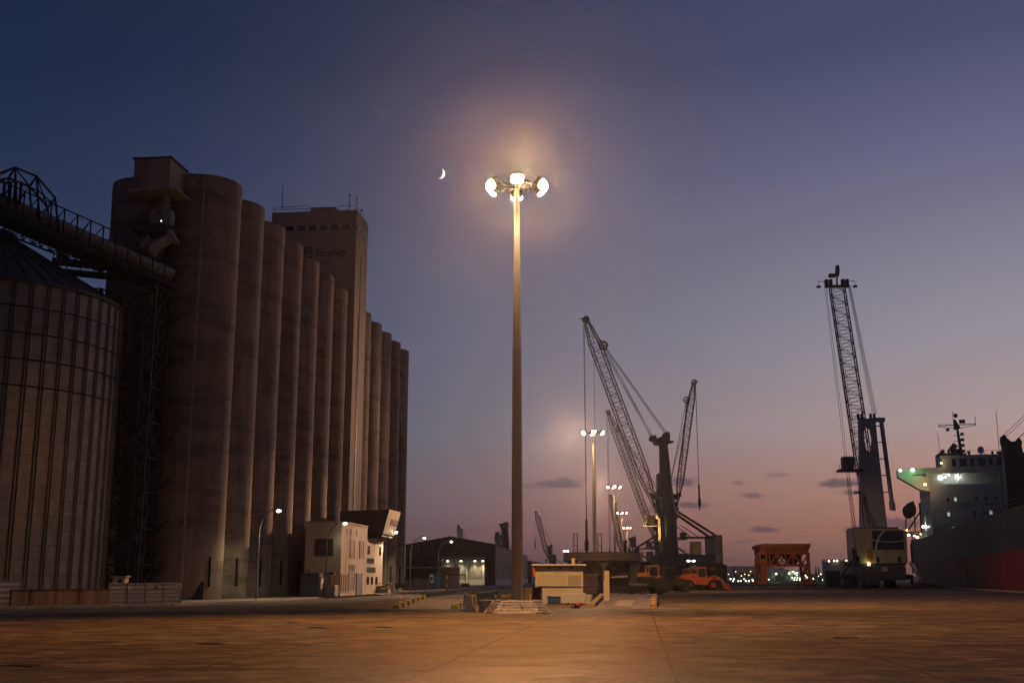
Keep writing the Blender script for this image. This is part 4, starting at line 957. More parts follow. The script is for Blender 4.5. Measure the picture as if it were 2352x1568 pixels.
t = thing('steel_cabinet', 'brown grey steel cabinet between the mast and the booth', 'cabinet', ((1204-1176)/FPX*82, 82, 0)); m = MB(); m.bbox(0, 1.12, 0, .8, .03, 1.08, .02); m.build('body', M_rust, t); m = MB(); m.box(.55, .57, -.01, -.001, .1, 1.0); m.box(.62, .66, -.03, -.001, .5, .62); m.build('door', M_dark, t)
t = thing('thin_post', 'thin white post before the brown steel cabinet', 'post', ((1217-1176)/FPX*79.5, 79.5, 0)); m = MB(); m.tube((0, 0, 0), (0, 0, .65), .03); m.build('shaft', M_swhite, t); m = MB(); m.box(-.09, .09, -.09, .09, 0, .03); m.build('base_plate', M_gal, t)
t = thing('terminal_pillar', 'tall narrow cream ticket pillar at the right weighbridge ramp', 'pillar', ((1389-1176)/FPX*77, 77, 0), R(-3)); m = MB(); m.bbox(-.17, .17, -.14, .16, .1, 2.2, .015); m.build('body', M_cream, t)
m = MB(); m.box(-.23, -.172, -.13, .1, .15, 1.55); m.build('side_box', M_cream, t); m = MB(); m.box(-.2, .2, -.17, .19, 0, .1); m.build('base', M_conc, t)
t = thing('white_drum', 'white drum behind the right end of the booth', 'drum', ((1348-1176)/FPX*80.6, 80.6, 0)); m = MB(); m.lathe([(.0, 0), (.27, 0), (.27, .6), (.25, .62), (0, .62)], 24); m.build('body', M_white, t); m = MB(); m.torus((0, 0, .42), .272, .015); m.torus((0, 0, .22), .272, .015); m.build('rib', M_gal, t)
t = thing('bollard', 'short orange white bollard beside the white drum', 'bollard', ((1372-1176)/FPX*79, 79, 0)); m = MB(); m.tube((0, 0, 0), (0, 0, .5), .06, n=12); b_ = m.build('body', M_swhite, t); m = MB(); m.tube((0, 0, .25), (0, 0, .4), .063, n=12); m.build('band', M_orange, b_)
t = thing('pallet_stack', 'brown stack of slatted crates behind the booth', 'crate stack', ((1350-1176)/FPX*93, 93, 0)); m = MB()
for k in range(9): m.box(-.65, .65, -.5, .5, .55+k*.17, .55+k*.17+.13)
m.build('slats', pm('brown crate wood', (.16, .11, .085), (.12, .08, .06), 3, .85), t); m = MB(); m.box(-.6, .6, -.45, .45, 0, .55); m.build('base', M_dark, t)
cn_ = G(1325, 1396); t = thing('fallen_cone', 'small red warning cone lying beside its black base on the concrete', 'traffic cone', (cn_.x, cn_.y, 0), .5)
m = MB(); m.X = Matrix.Translation((.1, 0, .17)) @ Matrix.Rotation(R(70), 4, 'Y'); m.lathe([(0, -.18), (.17, -.17), (.15, -.05), (.06, .28), (0, .29)], 18); m.build('body', M_red, t)
m = MB(); m.X = Matrix.Translation((-.12, -.05, .06)) @ Matrix.Rotation(R(12), 4, 'Y'); m.bbox(-.22, .2, -.2, .2, -.05, .02, .015); m.build('base', M_blk, t)

# ================================================================== HOPPER BEHIND THE BOOTH
hy = 112.0; hx = (1378-1176)/FPX*hy; hr = 85.5/FPX*hy
zt_, zr_ = EYE+(1328-1271)/FPX*hy, EYE+(1328-1288)/FPX*hy
hp = thing('hopper', 'broad grey round hopper on braced legs behind the booth', 'hopper', (hx, hy, 0), R(8))
m = MB(); m.lathe([(hr-.05, zr_), (hr, zr_+.02), (hr, zt_-.06), (hr+.06, zt_), (hr-.1, zt_), (hr-.12, zr_)], 40); m.build('rim', M_hop, hp)
m = MB(); m.lathe([(hr-.12, zr_-.02), (hr*.62, zr_-1.0), (.7, .95), (.7, .75), (.55, .75)], 40); m.build('funnel', M_hop, hp)
m = MB(); m.torus((0, 0, zr_), hr-.05, .12, 'z', 40, 6); m.torus((0, 0, .62), hr*.86, .1, 'z', 8, 6); m.build('ring_beam', M_hop, hp)
for k in range(6):
    a = 2*PI*(k+.35)/6; c, s = math.cos(a), math.sin(a); rr = hr*.88
    m = MB(); m.bar((c*rr, s*rr, 0), (c*rr, s*rr, zr_-.12), .26); tx_, ty_ = -s, c
    for sg_ in (-1, 1): m.bar((c*rr, s*rr, zr_-.65), (c*rr+sg_*tx_*.6, s*rr+sg_*ty_*.6, zr_-.1), .2)
    m.box(c*rr-.3, c*rr+.3, s*rr-.3, s*rr+.3, 0, .06); l_ = m.build('leg', M_hop, hp)
    a2 = 2*PI*(k+1.35)/6; c2, s2 = math.cos(a2)*rr, math.sin(a2)*rr
    m = MB(); m.bar((c*rr, s*rr, .6), ((c*rr+c2)/2, (s*rr+s2)/2, zr_*.62), .12); m.bar((c2, s2, .6), ((c*rr+c2)/2, (s*rr+s2)/2, zr_*.62), .12); m.bar((c*rr, s*rr, .55), (c2, s2, .55), .2); m.bar((c*rr, s*rr, zr_*.62), (c2, s2, zr_*.62), .1); m.build('brace', M_hop, l_)
m = MB(); m.bar((hr*.5, -hr*.95, .2), (hr*1.02, -hr*.2, zt_), .5, .1)
for k in (0, .5): m.bar((hr*.5+k, -hr*.95, 1.1), (hr*1.02+k*.6, -hr*.2, zt_+.7), .05)
m.build('access_ladder', M_hop, hp)

# ================================================================== VEHICLES
def wheel(parent, x, y, r, w, hubmat, name='wheel'):
    m = MB(); m.X = Matrix.Translation((x, y, r)) @ Matrix.Rotation(PI/2, 4, 'X')
    m.lathe([(r*.55, -w/2), (r*.92, -w/2), (r, -w*.32), (r, w*.32), (r*.92, w/2), (r*.55, w/2)], 24)
    o = m.build(name, M_blk, parent); h = MB(); h.X = m.X
    h.lathe([(0, -w*.42), (r*.25, -w*.42), (r*.55, -w*.36), (r*.56, w*.36), (r*.25, w*.42), (0, w*.42)], 18); h.build('rim', hubmat, o); return o
def wheel_loader(label, x, y, rz, paint, hub, grp='wheel loaders'):
    """articulated loader, bucket towards +x"""
    t = thing('wheel_loader', label, 'wheel loader', (x, y, 0), rz, grp)
    m = MB(); m.prism([(-3.6, 1.1), (-3.6, 2.0), (-3.2, 2.35), (-1.0, 2.45), (-.6, 1.9), (-.6, .9), (-2.2, .8)], -1.0, 1.0, 'y'); m.build('engine_hood', paint, t)
    m = MB(); m.box(-3.75, -3.5, -1.05, 1.05, .85, 1.7); m.box(-3.62, -3.6, -.5, .5, 1.75, 2.05); m.build('counterweight', paint, t)
    m = MB(); m.prism([(-.6, .8), (1.5, .8), (1.8, 1.5), (1.0, 1.9), (-.6, 1.8)], -.55, .55, 'y'); m.build('front_frame', paint, t)
    m = MB()
    for a_, b_ in ((-.95, -.75), (-.95, .75), (.35, -.75), (.35, .75)): m.bar((a_, b_, 1.9), (a_*.85, b_*.9, 3.25), .1)
    m.box(-1.0, .5, -.8, .8, 1.75, 1.95); cabf = m.build('cab', paint, t)
    m = MB(); m.box(-1.05, .5, -.85, .85, 3.25, 3.4); m.build('cab_roof', paint, cabf)
    m = MB(); m.prism([(-.85, 2.0), (.3, 2.0), (.2, 3.2), (-.75, 3.2)], -.7, .7, 'y'); m.build('window', M_glass, cabf)
    for s_ in (-1, 1):
        m = MB(); m.path([Vector((.9, .62*s_, 1.9)), Vector((1.9, .62*s_, 2.0)), Vector((3.0, .62*s_, .9))], .13, 8); m.bar((.8, .62*s_, 1.2), (2.1, .62*s_, 1.7), .13); m.build('lift_arm', paint, t)
        for xx in (-2.25, 1.35): wheel(t, xx, s_*1.12, .78, .6, hub)
        m = MB(); m.box(-3.0, -1.5, s_*.85-.3, s_*.85+.3, 1.6, 1.68); m.build('mudguard', paint, t)
    m = MB(); m.bar((1.4, 0, 2.1), (2.4, 0, 1.8), .16); m.bar((2.4, 0, 1.8), (3.1, 0, 1.2), .14); m.build('tilt_link', M_gal, t)
    m = MB(); bk = [(2.75, 1.45), (2.6, .9), (2.75, .35), (3.15, .12), (4.15, .05), (4.15, .12), (3.2, .24), (2.9, .45), (2.78, .9), (2.9, 1.42)]
    m.prism(bk, -1.4, 1.4, 'y'); m.prism([(2.65, .9), (2.75, .35), (3.15, .12), (4.1, .08), (2.85, 1.42)], -1.43, -1.401, 'y'); m.prism([(2.65, .9), (2.75, .35), (3.15, .12), (4.1, .08), (2.85, 1.42)], 1.401, 1.43, 'y'); m.build('bucket', M_rusto if paint is M_orange else M_rust, t)
    m = MB(); m.tube((-1.6, .6, 2.4), (-1.6, .6, 3.1), .07); m.build('exhaust', M_dark, t)
    m = MB(); m.ball((.45, -.7, 2.05), .1); m.ball((.45, .7, 2.05), .1); m.build('headlight', M_swhite, t)
    return t
VY = 165.0
wheel_loader('orange wheel loader with red wheel hubs and lowered bucket in front of the dark container', vx(1617, 176), 176, R(-8), M_orange, M_red)
wheel_loader('yellow orange wheel loader with glazed cab under the blue crane base', vx(1502, 152), 152, R(14), M_yell, M_dark)
wheel_loader('orange loader turned away, half hidden between the dark tractor and the red hubbed loader', vx(1576, 200), 200, R(168), M_orange, M_dark)
wheel_loader('orange loader behind the yellow one, between the crane base and the dark tractor', vx(1524, 186), 186, R(10), M_orange, M_dark)
# dark tractor with two big rear wheels
t = thing('tractor', 'dark farm type tractor with big black wheel standing between the loaders', 'tractor', (vx(1541, 147), 147, 0), R(6))
m = MB(); m.prism([(-1.0, .9), (2.2, .8), (2.3, 1.5), (.9, 1.75), (-1.0, 1.7)], -.5, .5, 'y'); m.build('body', M_dark, t)
m = MB()
for a_, b_ in ((-1.1, -.7), (-1.1, .7), (.55, -.7), (.55, .7)): m.bar((a_, b_, 1.6), (a_*.85, b_*.9, 3.0), .09)
m.box(-1.15, .65, -.75, .75, 3.0, 3.14); cf = m.build('cab', M_dark, t); m = MB(); m.prism([(-1.0, 1.7), (.5, 1.7), (.4, 2.95), (-.85, 2.95)], -.66, .66, 'y'); m.build('window', M_glass, cf)
for s_ in (-1, 1): wheel(t, -.9, s_*.95, .9, .55, M_dark); wheel(t, 1.7, s_*.85, .62, .4, M_dark); m = MB(); m.prism([(-1.8, 1.2), (-1.5, 1.85), (-.3, 1.85), (0, 1.3), (-.4, 1.75), (-1.4, 1.75)], s_*.95-.28, s_*.95+.28, 'y'); m.build('mudguard', M_dark, t)
m = MB(); m.tube((1.2, .3, 1.7), (1.2, .3, 2.7), .06); m.build('exhaust', M_dark, t)
# dark flat trailer truck with a lamp
t = thing('yard_trailer', 'low dark yard trailer with black wheels and one white lamp, beside the hopper leg', 'trailer', (vx(1480, 124), 124, 0), R(12))
m = MB(); m.box(-2.0, 2.2, -1.1, 1.1, .85, 1.15); m.prism([(-2.0, 1.15), (1.1, 1.15), (.9, 1.9), (-1.8, 1.9)], -1.0, 1.0, 'y'); m.build('bed', M_dark, t)
for xx in (-1.4, 1.3):
    for s_ in (-1, 1): wheel(t, xx, s_*.95, .55, .4, M_dark)
m = MB(); m.ball((2.22, -.7, 1.0), .09); m.build('lamp', L_white, t)
# flatbed pickup truck on the weighbridge
t = thing('pickup_truck', 'small dark pickup truck with pale roof on the right weighbridge', 'pickup truck', (vx(1421, 101), 101, .0), R(186))
wz = .0
m = MB(); m.prism([(-2.3, .55), (2.2, .5), (2.3, .9), (2.15, 1.08), (1.1, 1.15), (-2.3, 1.1)], -.86, .86, 'y'); m.build('body', M_dark, t)
m = MB(); m.prism([(-.75, 1.12), (1.15, 1.16), (.55, 1.78), (-.65, 1.82)], -.78, .78, 'y'); cf = m.build('cab', M_glass, t); m = MB(); m.prism([(-.7, 1.8), (.6, 1.77), (.5, 1.9), (-.62, 1.93)], -.76, .76, 'y'); m.build('cab_roof', M_white, cf)
for s_ in (-1, 1):
    for xx in (-1.45, 1.4): wheel(t, xx, s_*.76, .36, .24, M_gal)
    m = MB(); m.box(2.2, 2.32, s_*.6-.16, s_*.6+.16, .72, .9); m.build('headlight', M_swhite, t)
m = MB(); m.box(-2.35, -.8, -.84, -.78, 1.1, 1.3); m.box(-2.35, -.8, .78, .84, 1.1, 1.3); m.build('bed_rail', M_gal, t)
m = MB(); m.box(-2.5, -2.3, -.8, .8, .45, .62); m.box(2.28, 2.42, -.82, .82, .42, .6); m.build('bumper', M_gal, t)
# beacon lamp in the shade of the hopper
t = thing('beacon_lamp', 'small amber beacon lamp on a post under the hopper', 'lamp', (vx(1428, 118), 118, 0)); m = MB(); m.tube((0, 0, 0), (0, 0, 1.75), .05); m.build('post', M_dark, t); m = MB(); m.ball((0, 0, 1.84), .1, sc3=(1.3, 1, .8)); m.build('bulb', L_amber, t)
# containers
def container(label, px0, px1, pyt, Y, rz=0, name='container'):
    x0, x1 = vx(px0, Y), vx(px1, Y); h = EYE+(1328-pyt)/FPX*Y; t = thing(name, label, 'container', (x0, Y, 0), rz); L_ = x1-x0
    m = MB(); m.box(.08, L_-.08, .05, 2.4, .12, h-.1); m.build('body', M_cont, t); m = MB()
    for x in (0, L_-.14): m.box(x, x+.14, 0, .14, 0, h); m.box(x, x+.14, 2.3, 2.45, 0, h)
    m.box(.14, L_-.14, 0, .12, h-.12, h); m.box(.14, L_-.14, 0, .12, 0, .14); m.box(.14, L_-.14, 2.33, 2.45, h-.12, h); m.build('frame', M_dark, t); return t, L_, h
t, L_, h_ = container('dark shipping container behind the red hubbed loader', 1607, 1663, 1294, 192)
m = MB(); m.box(L_*.45, L_*.68, .02, .048, h_*.72, h_*.85); m.build('marking_panel', pm('dim panel', (.10, .11, .13), (.085, .09, .11), 1, .6), t)
container('narrow dark container set against the right end of the bigger one', 1662.5, 1671, 1297, 194)
container('dark container standing left of the cream crane base', 1905, 1931, 1311, 246)
t = thing('pole_lamp', 'pair of bright white work lamps low beside the blue crane base', 'lamp', (vx(1589, 225), 225, 0)); m = MB(); m.tube((0, 0, 0), (0, 0, 4.9), .06); m.build('post', M_dark, t)
for s_ in (-.5, .5): m = MB(); m.ball((s_, 0, 5.05), .24, sc3=(1.4, 1, .7)); m.build('bulb', L_white, t)
t = thing('tarpaulin_heap', 'pale grey covered heap beside the white work lamps', 'heap', (vx(1604, 210), 210, 0)); m = MB(); m.ball((0, 0, 3.3), 1.5, 14, 8, (1.2, 1, .55)); m.box(-1.2, 1.2, -.8, .8, 0, 3.2); m.build('cover', M_tank, t)

# ================================================================== MOBILE HARBOUR CRANES
def boom(parent, piv, tip, w, h, n, mat, chord=.16, brace=.075, tail=.22, nose=.12):
    m = MB(); d = (tip-piv)
    def prof(t):
        if t < tail: return max(.12, t/tail)
        if t > 1-nose: return max(.3, 1-(t-(1-nose))/nose*.7)
        return 1
    lattice4(m, (piv, tip), lambda t: w*(.45+.55*prof(t)), lambda t: h*prof(t), chord, brace, n, side=Vector((0, 1, 0)))
    return m.build('boom', mat, parent)
def sheave(parent, c, r, name='sheave', mat=None, holes=False):
    m = MB()
    for s_ in (-.35, .35):
        if holes: m.torus((c[0], c[1]+s_, c[2]), r, .13, 'y', 18, 6); m.bar((c[0]-r, c[1]+s_, c[2]), (c[0]+r, c[1]+s_, c[2]), .1); m.bar((c[0], c[1]+s_, c[2]-r), (c[0], c[1]+s_, c[2]+r), .1)
        else: m.tube((c[0], c[1]+s_-.14, c[2]), (c[0], c[1]+s_+.14, c[2]), r, n=18)
    return m.build(name, mat or M_dark, parent)
HEADP = [(150, 185), (140, 155), (100, 150), (90, 185), (5, 150), (-5, 120), (-45, 112), (-55, 150), (-50, 205), (-90, 208), (-90, 225), (-30, 232), (-35, 245), (35, 260), (60, 250), (100, 245), (105, 215), (143, 205)]
def crane(label, base, tip, style='deck', body=M_cblue, tower=M_cblue, boomm=M_dark, hook=8.0, ropeto=None, lean=1.0, piv_z=15.0, top=32.5, nb=26, detail=True, bsec=(2.1, 2.3), ch=(.2, .085)):
    tip = Vector(tip); base = Vector(base); rz = math.atan2(tip.y-base.y, tip.x-base.x)
    t = thing('harbour_crane', label, 'crane', base.to_tuple(), rz, 'mobile harbour cranes')
    lt_ = Matrix.Rotation(-rz, 4, 'Z') @ (tip-base); r, z = lt_.x, lt_.z
    # undercarriage
    m = MB(); m.bbox(-7.5, 7.5, -2.6, 2.6, 1.3, 2.9, .15); m.bbox(-3, 3, -4, 4, 1.6, 3.0, .15); m.build('undercarriage', body if style == 'deck' else M_cgrey, t)
    if detail:
        for sx_ in (-1, 1):
            for sy_ in (-1, 1):
                m = MB(); m.bar((sx_*5.2, sy_*2.5, 2.1), (sx_*6.0, sy_*6.2, 2.0), .9, .9); m.tube((sx_*6, sy_*6.2, 2.4), (sx_*6, sy_*6.2, .3), .28, n=12); m.tube((sx_*6, sy_*6.2, .3), (sx_*6, sy_*6.2, 0), 1.3, n=8); m.build('outrigger', M_dark, t)
        for sy_ in (-1, 1):
            for xx in (-6.6, -4.9, -3.2, 3.2, 4.9, 6.6): wheel(t, xx, sy_*2.2, .78, .7, M_dark)
    m = MB(); m.tube((0, 0, 2.9), (0, 0, 4.1), 2.3, n=28); m.build('slew_ring', M_dark, t)
    if style == 'deck':
        m = MB(); m.bbox(-9.0, 3.6, -2.7, 2.7, 4.1, 6.7, .12); m.build('machinery_deck', body, t)
        m = MB(); m.box(-9, 3.6, -2.8, -2.72, 4.2, 4.45); m.build('deck_edge', M_cgrey, t)
        m = MB(); m.bbox(-10.6, -9.02, -3.6, 3.6, 3.9, 10.9, .15); m.build('counterweight', M_cgrey, t)
        m = MB()
        for s_ in (-2.3, 2.3): m.bar((-1.5, s_*.7, 15.8), (-9.4, s_, 10.9), .5, .45); m.bar((-1.5, s_, 10.4), (-9.2, s_, 10.4), .3); m.bar((-1.9, s_*.7, 13.0), (-5.6, s_, 10.5), .16)
        m.build('back_strut', M_dark, t)
        m = MB(); m.bbox(-7.0, -5.0, -2, .2, 6.75, 9.6, .1); m.build('winch_box', M_cyel, t)
        m = MB()
        for x in (-8.5, -7, -5.5, -4, -2.6, 2.2, 3.4): m.tube((x, -2.6, 6.7), (x, -2.6, 7.8), .05)
        m.tube((-8.5, -2.6, 7.8), (-2.6, -2.6, 7.8), .05); m.tube((2.2, -2.6, 7.8), (3.4, -2.6, 7.8), .05); m.build('railing', M_cyel, t)
    else:
        hs = pm('cream crane house paint', (.52, .46, .32), (.44, .39, .27), .5, .6, 0, (1, 1, .3), c3=(.17, .13, .10), s3=.6)
        m = MB(); m.prism([(-4.6, 4.5), (4.3, 4.5), (4.6, 5.2), (4.6, 10.9), (-3.2, 10.9), (-4.75, 10.3)], -9.6, -1.9, 'x'); m.build('machinery_house', hs, t)
        m = MB(); m.box(-9.7, 2.5, -4.3, 4.3, 4.15, 4.48); m.build('house_floor', M_dark, t)
        m = MB(); m.box(-9.4, -2.2, -3.4, 4.4, 10.91, 11.15); m.build('house_roof', M_cgrey, t)
        # rear panels: local y runs to the viewer's left here
        m = MB(); m.box(-9.66, -9.605, -4.1, 1.65, 7.0, 10.45); lg_ = m.build('emblem_panel', pm('emblem blue', (.02, .035, .075), (.015, .028, .06), .8, .5), t)
        arc = lambda pts, w_: [(a, b+w_/2) for a, b in pts]+[(a, b-w_/2) for a, b in pts[::-1]]
        m = MB(); m.prism(arc([(1.65, 8.85), (.6, 8.6), (-.6, 8.42), (-1.8, 8.36), (-3, 8.45), (-4.1, 8.68)], .16), -9.72, -9.662, 'x'); m.prism([(1.35, 7.0), (1.0, 7.0), (.7, 8.3), (.0, 9.6), (-.9, 10.45), (-.4, 10.45), (.35, 9.7), (.95, 8.5)], -9.715, -9.663, 'x'); m.build('emblem_stripe', M_white, lg_)
        m = MB(); m.box(-9.67, -9.605, 1.95, 2.75, 4.7, 7.1); st = m.build('hazard_panel', M_kyel, t); m = MB()
        for k in range(5): m.prism([(1.95, 4.75+k*.46), (2.75, 5.15+k*.46), (2.75, 5.38+k*.46), (1.95, 4.98+k*.46)][::1], -9.7, -9.671, 'x')
        m.build('red_stripe', M_red, st)
        for y in (.9, -3.1): m = MB(); m.box(-9.68, -9.605, y-.25, y+.25, 4.6, 5.7); m.build('vent', M_dark, t)
        m = MB(); m.bbox(-10.4, -2, -4.0, 4.2, 1.4, 4.1, .2); m.box(-11.2, -10.41, 1.2, 4.6, .5, 2.6); m.build('ballast_box', M_cgrey, t)
        m = MB(); m.box(-10.46, -10.405, -.6, .5, 3.0, 3.8); m.build('plate', M_white, t)
        m = MB(); m.ball((-10.1, 2.7, 4.35), .22); m.build('work_lamp', em('yellow green lamp', (1, .95, .45), 14), t)
        m = MB(); m.bar((-9.5, 5.2, 5.2), (-9.5, 5.2, 7.3), .5, .35); m.bar((-9.5, 5.3, 5.3), (-9.5, 7.9, 2.0), .45, .35); m.build('side_jib', M_dark, t)
        m = MB(); m.bar((-9.8, -4.9, 4.7), (-9.8, -6.6, 1.6), .25, .5); m.build('access_stair', M_white, t)
    # tower
    if style == 'deck':
        m = MB(); prof = [(1.75, 6.7), (1.75, 9.0), (1.7, 14), (1.25, 24), (.95, top-1.5)]
        k0 = len(m.v); m.lathe(prof, 20); m.v = [Vector((p.x + lean*(p.z-6.7)/(top-6.7), p.y*1.15, p.z)) for p in m.v]; m.build('tower', tower, t)
        m = MB(); m.prism([(-x*.021*(-1)+lean-.2, top-(y-150)*.021) for x, y in HEADP], -1.1, 1.1, 'y'); m.build('tower_head', tower, t)
        for x, y in ((122, 178), (-28, 140)): sheave(t, (x*.021+lean-.2, 0, top-(y-150)*.021), .55)
        m = MB(); m.bar((1.7+.25, -.5, 7.2), (2.1, -.5, piv_z-.4), .62); m.bar((1.7+.25, .5, 7.2), (2.1, .5, piv_z-.4), .62); m.build('boom_column', M_cyel, t)
        m = MB(); m.tube((2.35, -1.3, piv_z), (2.35, 1.3, piv_z), .7, n=16); m.build('boom_bracket', M_cyel, t)
        m = MB(); m.bbox(3.0, 4.8, -3.0, -1.2, 13.2, 15.2, .1); m.box(1.2, 5.0, -3.1, -1.0, 12.9, 13.19); cbn = m.build('operator_cab', M_cyel, t); m = MB(); m.box(4.3, 4.82, -2.9, -1.3, 13.7, 14.9); m.build('window', M_glass, cbn)
        m = MB()
        for s_ in (-.25, .25): m.bar((-1.75, s_, 7), (-.4+lean*.8, s_, top-3), .06)
        for k in range(40): a = k/40; q = Vector((-1.75, 0, 7)).lerp(Vector((-.4+lean*.8, 0, top-3)), a); m.bar(q-Vector((0, .25, 0)), q+Vector((0, .25, 0)), .04)
        m.build('ladder', M_dark, t)
        m = MB(); m.bbox(1.1, 2.6, -.9, .9, 18.8, 24.2, .3); m.tube((1.6, -1.0, 23.5), (1.6, 1.0, 23.5), .9, n=16); m.tube((2.2, -1, 20), (2.2, 1, 20), .7, n=16); m.build('hoist_winch', M_dark, t)
        rope0 = [(lean+2.4, top-.6), (lean-.8, top+.5), (lean+2.4, top-.4), (lean-.8, top+.4)]
    else:
        m = MB(); zo0, zo1 = 25.6, 30.6; hb, htp = 2.35, 1.55
        wz_ = lambda zz: hb+(htp-hb)*(zz-11)/(top-11)
        x0t, x1t = -5.2, -4.0
        m.add([(x0t-.6, -hb, 11.1), (x1t+.9, -hb, 11.1), (x1t+.9, hb, 11.1), (x0t-.6, hb, 11.1), (x0t, -wz_(24.8), 24.8), (x1t, -wz_(24.8), 24.8), (x1t, wz_(24.8), 24.8), (x0t, wz_(24.8), 24.8)],
              [(0, 3, 2, 1), (4, 5, 6, 7), (0, 1, 5, 4), (1, 2, 6, 5), (2, 3, 7, 6), (3, 0, 4, 7)])
        w1, w0 = wz_(24.8), wz_(top)
        outer = [(-w1, 24.802), (0, 24.802), (w1, 24.802), ((w1+w0)/2, 28.5), (w0, top), (0, top-.3), (-w0, top), (-(w1+w0)/2, 28.5)]
        inner = [(-.5, 26.0), (0, 25.7), (.5, 26.1), (.85, 28.2), (.68, 30.3), (.1, 30.8), (-.55, 30.2), (-.8, 28.2)]
        m.ring(outer, inner, x0t, x1t, 'x'); m.build('tower', pm('pale crane tower paint', (.48, .48, .46), (.40, .40, .385), .6, .5, .1, (1, 1, .25), c3=(.2, .16, .13), s3=.9), t)
        for y in (-1.2, 1.2): sheave(t, (-4.5, y, top+.25), .6)
        m = MB(); m.tube((-4.8, -2.75, top-.4), (-4.8, -3.75, 16.2), .42, n=16); m.tube((-4.8, -3.75, 16.2), (-4.8, -3.85, 14.6), .58, n=16); m.box(-5.3, -4.2, -3.4, -1.6, top-.9, top-.1); m.bar((-4.8, -3.7, 14.5), (-4.8, -4.3, 14.5), .3, .15)
        for k in range(5): z_ = 18+3.2*k; m.bar((-4.8, -1.4, z_), (-4.8, -3.6+(z_-16)*.06, z_), .18)
        m.build('cable_mast', MATS['pale crane tower paint'], t)
        m = MB(); m.bbox(-6.0, -3.8, 3.2, 5.3, 22.4, 24.8, .1); cbn = m.build('operator_cab', M_cgrey, t); m = MB(); m.box(-6.03, -6.001, 3.4, 5.1, 22.9, 24.4); m.build('window', M_glass, cbn)
        m = MB(); m.box(-6.3, -3.6, 1.6, 6.2, 21.9, 22.35)
        for y in (6.1, 5.3, 4.4): m.tube((-6.25, y, 22.3), (-6.25, y, 23.3), .04)
        m.tube((-6.25, 6.1, 23.3), (-6.25, 4.4, 23.3), .04); m.build('cab_platform', M_dark, t)
        m = MB(); m.box(-4.9, -4.0, 2.0, 3.2, 17.8, 18.1); m.build('ladder_landing', M_dark, t)
        rope0 = [(-4.4, top+.7), (-4.4, top+.4), (-4.4, top+.7), (-4.4, top+.4)]; piv_z = 17.5
    piv = Vector((2.4 if style == 'deck' else -2.6, 0, piv_z)); tipv = Vector((r, 0, z))
    if style == 'deck': bm_ = boom(t, piv, tipv, bsec[0], bsec[1], nb, boomm, ch[0], ch[1])
    else: bm_ = boom(t, piv, tipv, 3.0, 1.6, nb, boomm, .2, .09, .12, .0)
    dvec = (tipv-piv).normalized(); up = Vector((-dvec.z, 0, dvec.x))
    if style == 'deck':
        sheave(t, tipv+Vector((.15, 0, .35)), .75, 'tip_sheave', holes=(r > 0 and bsec[1] < 2.0))
        m = MB(); m.bar(tipv+Vector((.2, 0, .5)), tipv+Vector((1.6, 0, .5)), .25, .18); m.build('tip_arm', M_dark, t)
        q = piv.lerp(tipv, .86) + up*(bsec[1]*.75); sheave(t, q, .9, 'luffing_sheave', holes=True)
        m = MB(); m.bar(piv.lerp(tipv, .86)+up*.6, q, .3); m.build('sheave_bracket', M_dark, t)
        m = MB()
        for i, (x_, z_) in enumerate(rope0):
            e_ = (q, tipv, piv.lerp(tipv, .83)+up*bsec[1]*.6, q)[i]
            for y in (-.6, .6): m.tube((x_, y, z_), (e_.x, y*.7, e_.z), .055, n=4)
        m.build('luffing_rope', M_rope, t)
    else:
        m = MB(); m.box(r-.5, r+.5, -2.6, 2.6, z-.1, z+.3)
        for y in (-2.2, -1.3, 1.3, 2.2): m.bbox(r-.5, r+.5, y-.35, y+.35, z+.3, z+1.7, .1)
        m.bar((r, 0, z), (r, -.2, z+3.5), .3); m.tube((r, -.5, z+3.6), (r, -.1, z+3.6), 1.3, n=16); m.box(r-.5, r+.5, .2, 1.6, z+2.2, z+2.9)
        for y in (-3.9, 3.9): m.bar((r, y*.55, z+1.2), (r, y, z+1.3), .12); m.bbox(r-.3, r+.3, y-.45, y+.45, z-.1, z+.3, .05); m.bar((r, y, z), (r, y, z+1.3), .08)
        m.build('boom_head', M_dark, t)
        m = MB()
        for k in range(5):
            for y0_, y1_ in ((-2.4, -1.3),): m.tube((r, y0_-.12*k, z+.4), (-4.4, y1_+.05-.22*k, top+.7), .042, n=4)
        m.build('luffing_rope', M_rope, t)
    # hoist ropes and hook
    m = MB()
    if ropeto is None:
        hz = hook
        for y in (-.35, .35): m.tube(tipv+Vector((.6, y, .2)), (r+.6, y*.7, hz), .06, n=4)
        if style == 'deck' and bsec[1] > 2.0:
            q2 = piv.lerp(tipv, .9)
            m.tube(q2, (q2.x, 0, 6), .055, n=4)
        m.build('hoist_rope', M_rope, t)
        m = MB(); m.tube((r+.6, 0, hz), (r+.6, 0, hz-4.2), .28, n=10); m.bbox(r+.2, r+1.0, -.45, .45, hz-6.4, hz-4.2, .12); m.tube((r+.6, 0, hz-6.4), (r+.6, 0, hz-8.2), .3, .05, 10); m.build('hook_block', M_dark, t)
    else:
        ends = [Matrix.Rotation(-rz, 4, 'Z') @ (Vector(e_)-base) for e_ in ropeto]
        for i, e_ in enumerate(ends):
            ch_ = MB()
            a_ = tipv+Vector((0, (2.6, 2.3, 1.4, .9)[i], .1)); b_ = a_.lerp(e_, .74); m.tube(a_, b_, .045, n=4)
            nk = 26
            for k in range(nk):
                p0, p1 = b_.lerp(e_, k/nk), b_.lerp(e_, (k+1)/nk); s_ = Vector((0, .14, 0)) if k % 2 else Vector((.14, 0, 0))
                ch_.bar(p0-s_, p1-s_, .08); ch_.bar(p0+s_, p1+s_, .08)
            ch_.build('chain', M_dark, t)
        m.build('hoist_rope', M_rope, t)
